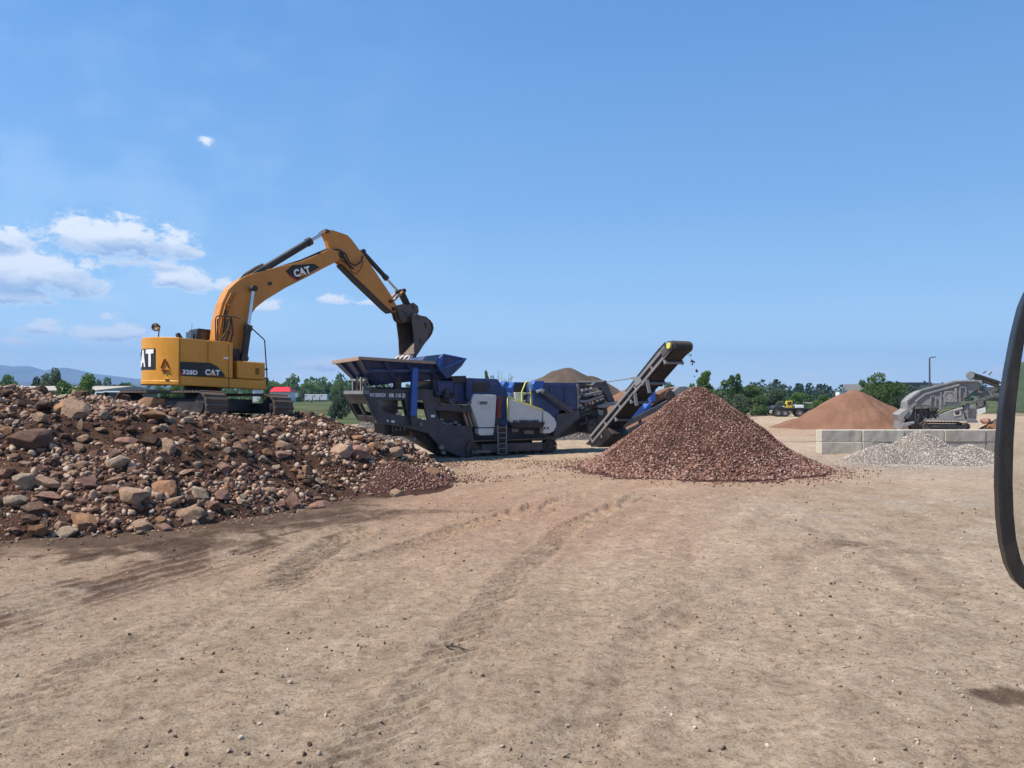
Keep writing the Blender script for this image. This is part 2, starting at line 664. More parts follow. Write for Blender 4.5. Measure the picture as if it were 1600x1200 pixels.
def foliage_mat(name, c1, c2, c3):
    m, t, b = base_mat(name)
    geo = t.new('ShaderNodeNewGeometry')
    tcn = t.new('ShaderNodeTexCoord').outputs['Object']
    n = t.noise(tcn, .55, 3, .6)
    c = t.ramp(geo.outputs['Random Per Island'], [(0, c1), (.5, c2), (1, c3)])
    c = t.mix(t.maprange(n, .35, .68, 0, .55), c, c1)
    t.l.new(c, b.inputs['Base Color'])
    b.inputs['Roughness'].default_value = .6
    b.inputs['Specular IOR Level'].default_value = .25
    tr = t.new('ShaderNodeBsdfTranslucent')
    t.l.new(c, tr.inputs['Color'])
    ms = t.new('ShaderNodeMixShader')
    ms.inputs[0].default_value = .5
    t.l.new(b.outputs[0], ms.inputs[1])
    t.l.new(tr.outputs[0], ms.inputs[2])
    t.l.new(ms.outputs[0], t.n['Material Output'].inputs['Surface'])
    return m


FOL_B = foliage_mat('foliage_bright', (.075, .135, .026), (.115, .20, .040), (.16, .26, .06))
FOL_M = foliage_mat('foliage_mid', (.065, .118, .032), (.10, .165, .048), (.14, .21, .07))
FOL_G = foliage_mat('foliage_greygreen', (.075, .110, .060), (.115, .155, .09), (.15, .195, .12))
FOL_D = foliage_mat('foliage_dark', (.026, .050, .024), (.042, .075, .034), (.065, .10, .048))
BARK = soil_mat('bark', (.10, .075, .055), (.14, .11, .085), (.07, .05, .04), 4)
CONC = soil_mat('concrete', (.47, .425, .345), (.55, .505, .42), (.37, .33, .265), .9, .2, .012)
t_ = NT(CONC.node_tree)
b_ = t_.n['Principled BSDF']
src = b_.inputs['Base Color'].links[0].from_socket
mp_ = t_.new('ShaderNodeMapping')
mp_.inputs['Scale'].default_value = (2.2, 2.2, .9)
t_.l.new(t_.new('ShaderNodeTexCoord').outputs['Object'], mp_.inputs['Vector'])
oi_ = t_.new('ShaderNodeObjectInfo')
vadd = t_.new('ShaderNodeVectorMath', operation='ADD')
t_.l.new(mp_.outputs[0], vadd.inputs[0])
cx_ = t_.new('ShaderNodeCombineXYZ')
t_.l.new(t_.math('MULTIPLY', oi_.outputs['Random'], 40.0), cx_.inputs[0])
t_.l.new(cx_.outputs[0], vadd.inputs[1])
stn = t_.maprange(t_.noise(vadd.outputs[0], 1.0, 5, .65), .48, .72, 0, .45)
cst = t_.mix(stn, src, (.17, .135, .105))
cst = t_.mix(t_.math('MULTIPLY', oi_.outputs['Random'], .3), cst, (.24, .22, .19))
t_.l.new(cst, b_.inputs['Base Color'])
HILL_M = soil_mat('hill_scrub', (.060, .085, .045), (.085, .105, .060), (.045, .065, .035), .02, .6, 2.0)
MOUNT_M = soil_mat('mountain_rock', (.060, .072, .062), (.085, .092, .078), (.05, .06, .05), .0012, .5, 25)

# ------------------------------------------------------------------ terrain


def base_z(x, y):
    """yard level: flat, falling away gently towards the far trees"""
    r = np.hypot(np.asarray(x, float), np.asarray(y, float))
    z = -.62 * sstep(52, 125, r) + .2 * sstep(150, 400, r)
    return z


def seg_dist(x, y, pts):
    """distance to a polyline and arc length along it"""
    best = np.full(np.shape(x), 1e9)
    arc = np.zeros(np.shape(x))
    side = np.zeros(np.shape(x))
    L = 0
    for (x0, y0), (x1, y1) in zip(pts[:-1], pts[1:]):
        dx, dy = x1 - x0, y1 - y0
        l = math.hypot(dx, dy)
        t = np.clip(((x - x0) * dx + (y - y0) * dy) / l ** 2, 0, 1)
        ox, oy = x - x0 - t * dx, y - y0 - t * dy
        d = np.hypot(ox, oy)
        m = d < best
        best = np.where(m, d, best)
        arc = np.where(m, L + t * l, arc)
        side = np.where(m, np.sign(dx * oy - dy * ox), side)
        L += l
    return best, arc, side


def gp(px, py):
    """ground point (flat) under a photo pixel"""
    D = CAMZ * FPX / (py - HZ)
    return ((px - 800) / FPX * D, D)


TYRE = [gp(420, 1320), gp(560, 1180), gp(700, 1030), gp(800, 905), gp(880, 830), gp(1000, 775)]
TYRE_L = [(-6.5, -3.0), gp(420, 1320), gp(560, 1180), gp(700, 1030), gp(800, 905), gp(880, 830), gp(1000, 775), gp(1150, 735), gp(1350, 700), gp(1500, 685)]
TYRE2 = [gp(-200, 1250), gp(120, 1050), gp(480, 900), gp(760, 815), gp(900, 775)]
TREAD = [gp(455, 893), gp(520, 850), gp(560, 832)]
RUTS = [[gp(-100, 960), gp(150, 905), gp(360, 850), gp(560, 812), gp(760, 790)],
        [gp(-100, 1010), gp(200, 915), gp(430, 850), gp(640, 800)],
        [gp(-60, 915), gp(200, 860), gp(420, 822), gp(600, 790)],
        [gp(900, 1190), gp(1010, 1000), gp(1200, 880), gp(1500, 800)],
        [gp(1600, 1000), gp(1350, 850), gp(1200, 800), gp(1000, 780)],
        [gp(1600, 760), gp(1420, 740), gp(1300, 720), gp(1220, 700)],
        [gp(1600, 780), gp(1400, 755), gp(1280, 735)]]


def micro(x, y):
    """hand-sized relief of the yard: undulation, ruts and tread prints"""
    z = .05 * fbm(x * .22, y * .22, 3, 3) + .030 * fbm(x * .9 + .3 * y, y * .7, 9, 3) + .020 * fbm(x * 3.1, y * 3.1, 21, 3) + .012 * fbm(x * 9, y * 9, 40, 2)
    patch = sstep(.0, .25, fbm(x * .5, y * .5, 77, 2) + .12)
    dS, aS_, sS = seg_dist(x, y, TYRE_L)
    z = z + .018 * fbm(dS * sS * 3.2, aS_ * .4, 44, 3) * sstep(-.3, .2, fbm(x * .6, y * .6, 45, 2)) + .017 * fbm(x * 6.5, y * 6.5, 61, 3)
    for line, wd, lug in ((TYRE, .27, .27), (TYRE2, .30, .27), (TREAD, .34, .24)):
        d, a, s = seg_dist(x, y, line)
        inside = 1 - sstep(wd * .85, wd * 1.05, d)
        rim = np.exp(-((d - wd * 1.25) / .11) ** 2)
        k = np.sin((a + s * d * 1.25) * 2 * math.pi / lug)
        fade = (.15 + 1.0 * patch) if line is TYRE2 else (.55 + .7 * patch if line is TYRE else 1.0)
        z = z + fade * (inside * (-.026 + .032 * np.clip(k * 2.5, -1, 1)) + rim * .026)
    for line in RUTS:
        d, a, s = seg_dist(x, y, line)
        z = z + .014 * np.sin(d * 2 * math.pi / .21 + 2.5 * fbm(x * .8, y * .8, 52, 2)) * np.exp(-(d / .75) ** 2) * sstep(-.2, .25, fbm(x * .5, y * .5, 53, 2))
        z = z + (-.030 * np.exp(-(d / .22) ** 2) + .020 * np.exp(-((d - .42) / .16) ** 2)) * (.5 + 1.2 * np.clip(fbm(x * .35, y * .35, 50, 2) + .3, 0, 1))
    return z


def gz(x, y):
    return float(base_z(np.array([x]), np.array([y]))[0])


def axis(center_lo, center_hi, step, far_lo, far_hi, growth):
    a = list(np.arange(center_lo, center_hi, step))
    s = step
    p = a[-1]
    while p < far_hi:
        s *= growth
        p += s
        a.append(p)
    s = step
    p = a[0]
    b = []
    while p > far_lo:
        s *= growth
        p -= s
        b.append(p)
    return np.array(b[::-1] + a)


gxs = axis(-7.5, 7.5, .055, -9000, 9000, 1.045)
gys = axis(4.6, 14.0, .05, -9000, 10500, 1.03)
GX, GY = np.meshgrid(gxs, gys)
GZ = base_z(GX, GY) + micro(GX, GY) * (1 - sstep(60, 120, np.hypot(GX, GY)))

HEAP_EDGE = [(-34, 12.6), (-14, 13.6), (-9.7, 14.3), (-8.4, 15.0), (-7.3, 15.5), (-6.42, 16.2), (-5.3, 17.9), (-4.56, 20.6), (-2.9, 22.1), (-2.15, 24.0), (-1.9, 26.0),
             (-2.7, 28.6), (-5, 31.5), (-9, 35), (-16, 38), (-34, 38), (-34, 12.6)]

# soil colours of the yard (dry tan dirt, red fines near the heaps, damp dark soil, pale gravel)
TAN = np.array((.490, .378, .268))
PALE = np.array((.565, .455, .338))
REDD = np.array((.470, .290, .195))
DAMP = np.array((.145, .092, .062))
GRVL = np.array((.45, .395, .340))
GRASS = np.array((.080, .100, .038))


def lerp(c, t, k):
    return c + (np.asarray(k) - c) * t[..., None]


def soil_colour(x, y):
    c = np.ones(np.shape(x) + (3,)) * TAN
    n = fbm(x * .18, y * .12, 5, 4)
    n2 = fbm(x * .7 + y * .25, y * .35, 15, 4)
    n3 = fbm(x * 2.3, y * 2.3, 25, 3)
    c = lerp(c, sstep(-.1, .5, n) * .6, PALE)
    # red fines: mid ground around the heaps
    red = np.exp(-((y - 20) / 8.5) ** 2) * sstep(9, 0, x) * (.75 + .9 * n) + .8 * np.exp(-(np.hypot(x - 7, y - 27) / 5.5) ** 2) + .55 * np.exp(-(np.hypot(x - 18, y - 60) / 14) ** 2)
    red = red + .5 * np.exp(-(np.hypot(x + 8, y - 12) / 3.2) ** 2) * sstep(-.2, .3, n2)
    c = lerp(c, np.clip(red, 0, 1) * .8, REDD)
    # pale gravel to the right by the block wall
    gr = np.exp(-(np.hypot((x - 11) / 1.3, y - 17.5) / 3.6) ** 2) * sstep(-.25, .25, n3 + n2) + .8 * np.exp(-(np.hypot((x - 18) / 1.8, y - 30) / 4.5) ** 2)
    gr = gr + .8 * np.exp(-(np.hypot((x + 6.0) / 1.6, y - 10.8) / .55) ** 2) * sstep(-.1, .25, n3)
    c = lerp(c, np.clip(gr, 0, 1) * .75, GRVL)
    # streaks drawn out along the wheel paths
    dS, aS_, sS = seg_dist(x, y, TYRE_L)
    st = fbm(dS * sS * 1.7, aS_ * .17, 33, 4)
    st2 = fbm(dS * sS * 6.0, aS_ * .5, 37, 3)
    brk = sstep(-.25, .25, n2 * .7 + n3 * .5)
    c = lerp(c, sstep(.05, .5, st) * .42 * brk, c * .70)
    c = lerp(c, sstep(.05, .5, -st) * .35 * brk, PALE)
    c = c * (1 + .16 * st2 * brk * sstep(60, 25, y))[..., None]
    # damp scuffs following the traffic, plus dark patches
    damp_dark = np.zeros(np.shape(x))
    for line in RUTS[:3]:
        d, a, s = seg_dist(x, y, line)
        damp_dark = damp_dark + np.exp(-(d / .6) ** 2) * (.55 + .45 * np.sin(d * 2 * math.pi / .21 + 2.5 * fbm(x * .8, y * .8, 52, 2))) * sstep(-.1, .2, n2 * .6 + n3 * .5) * sstep(.5, -5.5, x) * 1.05
    for line in RUTS[3:] + [TYRE]:
        d, a, s = seg_dist(x, y, line)
        damp_dark = damp_dark + .26 * np.exp(-(d / .4) ** 2) * sstep(-.05, .3, n2 * .5 + n3 * .6)
    damp_dark = damp_dark + .22 * sstep(.15, .4, n2 * .5 + n3 * .6)
    for (px, py, rx, ry, k) in ((1590, 1093, .35, .22, .9), (1410, 862, .8, .3, .35), (640, 800, 1.6, .35, .55), (1330, 850, 1.0, .3, .3), (420, 822, 1.5, .4, .7), (200, 850, 2.4, .35, .6), (1260, 690, 2.2, .8, .5), (1250, 680, 3, .6, .4)):  # first entry: plain dark soft-edged patch in the right foreground
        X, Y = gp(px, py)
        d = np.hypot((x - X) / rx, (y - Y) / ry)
        damp_dark = damp_dark + k * sstep(1.25, .55, d + 1.1 * n3 + .5 * n2)
    c = lerp(c, np.clip(damp_dark, 0, .92), DAMP)
    c = c * (1 + .22 * n3 + .16 * n2)[..., None]
    # wet dark soil dragged out along the foot of the dug heap
    de = seg_dist(x, y, HEAP_EDGE)[0]
    foot = np.exp(-(de / 1.5) ** 2) * sstep(-1.0, -4.5, x) * sstep(-.30, .12, n2 * .7 + n3 * .5 + .12)
    foot = foot + .75 * np.exp(-((de - 1.9) / 1.1) ** 2) * sstep(-2.0, -5.0, x) * sstep(.0, .22, n2 * .6 + n3 * .6)
    c = lerp(c, np.clip(foot, 0, .9), DAMP * .85)
    # grass beyond the yard
    r = np.hypot(x, y)
    gl = sstep(62, 74, y + 18 * n) * sstep(-6, -12, x) + sstep(138, 158, r + 25 * n)
    gcol = GRASS * (1 + .7 * fbm(x * .05, y * .05, 90, 3))[..., None] + np.array((.05, .03, .012)) * sstep(0, .5, fbm(x * .11, y * .11, 92, 3))[..., None]
    t = np.clip(gl, 0, 1)[..., None]
    c = c * (1 - t) + gcol * t
    return np.clip(c, .01, .9)


ny, nx = GX.shape
idx = np.arange(ny * nx).reshape(ny, nx)
quads = np.stack([idx[:-1, :-1], idx[:-1, 1:], idx[1:, 1:], idx[1:, :-1]], -1).reshape(-1, 4)
gme = mesh_np('ground', np.stack([GX, GY, GZ], -1).reshape(-1, 3), quads)
smooth(gme)
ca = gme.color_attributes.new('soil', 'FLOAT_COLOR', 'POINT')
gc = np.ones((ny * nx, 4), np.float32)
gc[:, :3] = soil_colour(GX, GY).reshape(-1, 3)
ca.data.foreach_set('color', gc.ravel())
GM, t, b = base_mat('yard_dirt')
at_ = t.new('ShaderNodeAttribute', attribute_name='soil')
tcn = t.new('ShaderNodeTexCoord').outputs['Object']
n1 = t.noise(tcn, 3.0, 7, .68, .3)
n2 = t.noise(tcn, 30.0, 5, .7)
n3 = t.noise(tcn, 140.0, 3, .65)
nm = t.noise(tcn, 9.0, 6, .72, .5)
c = t.mix(t.maprange(n1, .3, .72, .0, .5), at_.outputs['Color'], t.mix(1.0, at_.outputs['Color'], (.62, .56, .50), 'MULTIPLY'))
c = t.mix(t.maprange(n2, .50, .68, .0, .75), c, t.mix(1.0, c, (.48, .44, .40), 'MULTIPLY'))
c = t.mix(t.maprange(nm, .48, .66, .0, .75), c, t.mix(1.0, c, (.56, .51, .46), 'MULTIPLY'))
c = t.mix(t.maprange(nm, .48, .30, .0, .35), c, t.mix(1.0, c, (1.25, 1.24, 1.22), 'MULTIPLY'))
c = t.mix(t.maprange(n3, .54, .68, .0, .6), c, t.mix(1.0, c, (1.6, 1.57, 1.52), 'MULTIPLY'))
vo = t.new('ShaderNodeTexVoronoi')
t.l.new(tcn, vo.inputs['Vector'])
vo.inputs['Scale'].default_value = 26
grit = t.math('MULTIPLY', t.maprange(vo.outputs['Distance'], .30, .18), t.maprange(t.noise(tcn, 1.1, 3, .6), .48, .66))
c = t.mix(t.math('MULTIPLY', grit, .55), c, t.mix(.55, c, vo.outputs['Color'], 'SOFT_LIGHT'))
t.l.new(c, b.inputs['Base Color'])
b.inputs['Roughness'].default_value = .95
b.inputs['Specular IOR Level'].default_value = .15
nb = t.bump(n1, .55, .06)
nb = t.bump(nm, 1.0, .09, nb)
nb = t.bump(n2, 1.0, .03, nb)
t.l.new(t.bump(t.math('ADD', n3, grit), .6, .008, nb), b.inputs['Normal'])
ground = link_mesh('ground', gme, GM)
tag(ground, kind='structure')

# ------------------------------------------------------------------ loose stones


def ico(sub):
    bm = bmesh.new()
    bmesh.ops.create_icosphere(bm, subdivisions=sub, radius=1)
    bm.verts.ensure_lookup_table()
    v = np.array([q.co[:] for q in bm.verts])
    f = np.array([[q.index for q in p.verts] for p in bm.faces])
    bm.free()
    return v, f


ICO1, ICO2, ICO3, ICO4 = ico(1), ico(2), ico(3), ico(4)


def chip(base, rg, planes=9, lo=.55, hi=.9, squash=(1, .8, .65), noise=.0):
    """an angular stone: a ball cut flat by random planes"""
    v, f = base
    v = v.copy()
    for _ in range(planes):
        n = rg.normal(size=3)
        n /= np.linalg.norm(n)
        d = rg.uniform(lo, hi)
        s = v @ n
        m = s > d
        v[m] -= np.outer(s[m] - d, n) * .97
    if noise:
        p = v * 1.7
        nz = np.sin(p @ rg.normal(size=3) * 2.1 + rg.uniform(0, 6)) + np.sin(p @ rg.normal(size=3) * 3.7 + rg.uniform(0, 6)) * .6 + np.sin(p @ rg.normal(size=3) * 7.9 + rg.uniform(0, 6)) * .35
        v *= (1 + noise * nz)[:, None]
    v *= np.array(squash)
    return v, f


def rand_rot(n, rg):
    q = rg.normal(size=(n, 4))
    q /= np.linalg.norm(q, axis=1)[:, None]
    a, b, c, d = q.T
    return np.stack([np.stack([1 - 2 * (c * c + d * d), 2 * (b * c - a * d), 2 * (b * d + a * c)], -1),
                     np.stack([2 * (b * c + a * d), 1 - 2 * (b * b + d * d), 2 * (c * d - a * b)], -1),
                     np.stack([2 * (b * d - a * c), 2 * (c * d + a * b), 1 - 2 * (b * b + c * c)], -1)], 1)


def stones(name, pos, size, material, parent=None, base=ICO1, planes=5, seed=1, squash=(1, .78, .6), upright=False):
    """many loose stones as one mesh; pos (n,3), size (n,) half length"""
    rg = np.random.default_rng(seed)
    protos = [chip(base, rg, planes, .5, .85, squash)[0] for _ in range(24)]
    f = base[1]
    n = len(pos)
    pv = np.stack(protos)[rg.integers(0, 24, n)]
    Rm = rand_rot(n, rg)
    V = np.einsum('nij,nkj->nki', Rm, pv) * size[:, None, None] + pos[:, None, :]
    k = pv.shape[1]
    Fc = f[None] + (np.arange(n) * k)[:, None, None]
    me = mesh_np(name, V.reshape(-1, 3), Fc.reshape(-1, 3))
    return link_mesh(name, me, material, parent)


class Heap:
    """a heap as a height field over a rectangle"""
    def __init__(self, fn, x0, x1, y0, y1, step):
        self.fn = fn
        self.xs, self.ys = np.arange(x0, x1, step), np.arange(y0, y1, step)
        self.X, self.Y = np.meshgrid(self.xs, self.ys)
        self.Z = fn(self.X, self.Y)

    def mesh(self, name, material, parent=None, floor=-.06):
        keep = self.Z > base_z(self.X, self.Y) + floor
        m, n = self.X.shape
        idx = np.arange(m * n).reshape(m, n)
        q = np.stack([idx[:-1, :-1], idx[:-1, 1:], idx[1:, 1:], idx[1:, :-1]], -1).reshape(-1, 4)
        k = keep.ravel()[q].any(1)
        q = q[k]
        used = np.unique(q)
        remap = np.full(m * n, -1)
        remap[used] = np.arange(len(used))
        v = np.stack([self.X, self.Y, np.maximum(self.Z, base_z(self.X, self.Y) - .15)], -1).reshape(-1, 3)[used]
        me = mesh_np(name, v, remap[q])
        smooth(me)
        return link_mesh(name, me, material, parent)

    def scatter(self, n, seed, cond=None):
        rg = np.random.default_rng(seed)
        x = rg.uniform(self.xs[0], self.xs[-1], n)
        y = rg.uniform(self.ys[0], self.ys[-1], n)
        z = self.fn(x, y)
        k = z > base_z(x, y) + .0
        if cond is not None:
            k &= cond(x, y, z, rg)
        return np.stack([x, y, z], -1)[k], rg


def cone_fn(cones, amp=.05, freq=1.0, seed=0, round_=.16, rill=0.0):
    """cones: (x, y, radius, height[, squash_y])"""
    def fn(x, y):
        z = np.full(np.shape(x), -1.0)
        for i, cn in enumerate(cones):
            cx, cy, r, h = cn[:4]
            sy = cn[4] if len(cn) > 4 else 1.0
            dx, dy = x - cx, (y - cy) / sy
            a = np.arctan2(dy, dx)
            rr = r * (1 + .10 * vnoise(np.cos(a) * 2.2 + 5 * i, np.sin(a) * 2.2, seed + 60))
            d = np.hypot(dx, dy) / rr
            d = np.sqrt(d * d + round_ ** 2) - round_ * .35
            zz = 1.06 * (1 - d)
            zz = h * (.055 * np.logaddexp(0, zz / .055) - .012)      # the toe runs out softly
            if rill:                                   # erosion runnels down the flanks
                zz = zz + rill * (vnoise(np.cos(a) * 7 + 3 * i, np.sin(a) * 7, seed + 9) + .6 * vnoise(np.cos(a) * 17, np.sin(a) * 17 + 3 * i, seed + 8)) * sstep(.08, .5, d) * sstep(-.02, .3, 1 - d)
            z = np.maximum(z, zz)
        n = fbm(x * freq, y * freq, seed, 4)
        return base_z(x, y) + z + amp * n * sstep(-.1, .25, z) - .03
    return fn


# ------------------------------------------------------------------ the big heap of dug rock
HEAP_C = [(-20, 22, 2.95), (-14.8, 21.5, 2.92), (-12, 21.5, 2.72), (-10.4, 22, 2.28), (-8.6, 22.5, 1.95), (-7.2, 23.5, 1.95), (-13, 26, 2.05), (-10, 27, 2.02), (-8, 26.5, 1.95), (-7.3, 28, 1.95), (-5.9, 26.8, 1.75), (-4.5, 27, 1.1),
          (-14, 31, 1.9), (-22, 31, 2.2), (-9, 31, 1.7), (-26, 20, 3.0), (-9.5, 18.0, 1.7), (-12.5, 18.0, 2.2), (-7.0, 18.2, 1.2)]


def heap_z(x, y):
    x, y = np.asarray(x, float), np.asarray(y, float)
    d, a, s = seg_dist(x, y, HEAP_EDGE)
    inside = np.zeros(np.shape(x), bool)
    for (x0, y0), (x1, y1) in zip(HEAP_EDGE[:-1], HEAP_EDGE[1:]):
        cross = ((y0 > y) != (y1 > y)) & (x < (x1 - x0) * (y - y0) / (y1 - y0 + 1e-9) + x0)
        inside ^= cross
    wsum = np.zeros(np.shape(x))
    cap = np.zeros(np.shape(x))
    for cx, cy, cz in HEAP_C:
        ww = 1 / (((x - cx) ** 2 + (y - cy) ** 2) ** 1.5 + .3)
        wsum += ww
        cap += ww * cz
    cap = cap / wsum
    sd = np.where(inside, d, -d)
    slope = .56 * sd
    k = 6.0
    z = -np.log(np.exp(-k * np.clip(slope, -2, 6)) + np.exp(-k * cap)) / k
    lump = .24 * fbm(x * .5, y * .5, 101, 3) + .17 * fbm(x * 1.6, y * 1.6, 111, 3) + .05 * fbm(x * 5, y * 5, 121, 2)
    flat = np.exp(-(np.hypot(x + 10.9, (y - 27)) / 2.9) ** 4)          # trodden level under the excavator
    z = z + lump * sstep(-.2, 1.0, sd) * (1 - .85 * flat)
    return z - .04 + .12 * sstep(.9, 0, np.abs(sd)) * fbm(x * 1.2, y * 1.2, 131, 2)


heap_o = Heap(heap_z, -30, -1.2, 12.2, 38, .075)
soil_heap = heap_o.mesh('soil_heap', SOIL_M)
tag(soil_heap, 'long heap of dark reddish-brown soil full of rocks under the yellow excavator', 'soil heap')

# small rubble of the heap, past counting
pts, rg = heap_o.scatter(170000, 31, lambda x, y, z, r: (y < 31) & (x > -17.5) & (r.uniform(size=len(x)) < np.clip(.48 + 2.0 * fbm(x * .65, y * .65, 141, 4) + .45 * sstep(19.5, 16.0, y), .05, 1)))
sz = .018 + .030 * rg.pareto(1.75, len(pts))
sz = np.minimum(sz, .098 + .038 * rg.uniform(size=len(pts)))
pts[:, 2] += sz * .2
big = sz > .048
rub = [stones('rubble', pts[~big], sz[~big], RUBBLE_M, seed=4, planes=6), stones('rubble', pts[big], sz[big], RUBBLE_M, seed=6, base=ICO2, planes=12, squash=(1, .8, .62))]
tag(rub[0], kind='stuff', label='small loose stones and clods all over the dark soil heap', cat='rubble')
tag(rub[1], kind='stuff', label='fist to head sized broken stones packed all over the dark soil heap', cat='rubble')


pts, rg = heap_o.scatter(90000, 33, lambda x, y, z, r: (y < 31) & (x > -17.5))
tag(stones('soil_clods', pts, np.minimum(.012 + .016 * rg.pareto(1.9, len(pts)), .075), SOIL_M, seed=9, planes=6), kind='stuff', label='dark crumbs and clods of soil covering the heap', cat='soil clods')


def heap_hit(px, py):
    """where the view ray through a photo pixel meets the heap"""
    D = np.linspace(11, 24.5 if px < 330 else 29.5, 2400)
    X, Z = (px - 800) / FPX * D, CAMZ + (HZ - py) / FPX * D
    H = np.maximum(heap_z(X, D), 0.0)
    i = int(np.argmax(Z <= H))
    if not (Z <= H).any():
        i = int(np.argmin(Z - H))
    return float(X[i]), float(D[i]), float(H[i])


ROCKS = {}
rg = np.random.default_rng(77)
for ck, m in ROCKM.items():
    ROCKS[ck] = {'round': [], 'angular': [], 'flat': []}
    for k in range(5):
        for shp, pl, lo, hi, ns in (('round', 15, .60, .90, .018), ('angular', 15, .42, .78, .010), ('flat', 13, .44, .80, .014)):
            v, f = chip(ICO4, rg, pl, lo, hi, (1, 1, 1), ns)
            v /= np.abs(v).max(0)
            me = mesh_np('rock', v, f)
            smooth(me)
            me.set_sharp_from_angle(angle=R(17))
            me.materials.append(m)
            ROCKS[ck][shp].append(me)

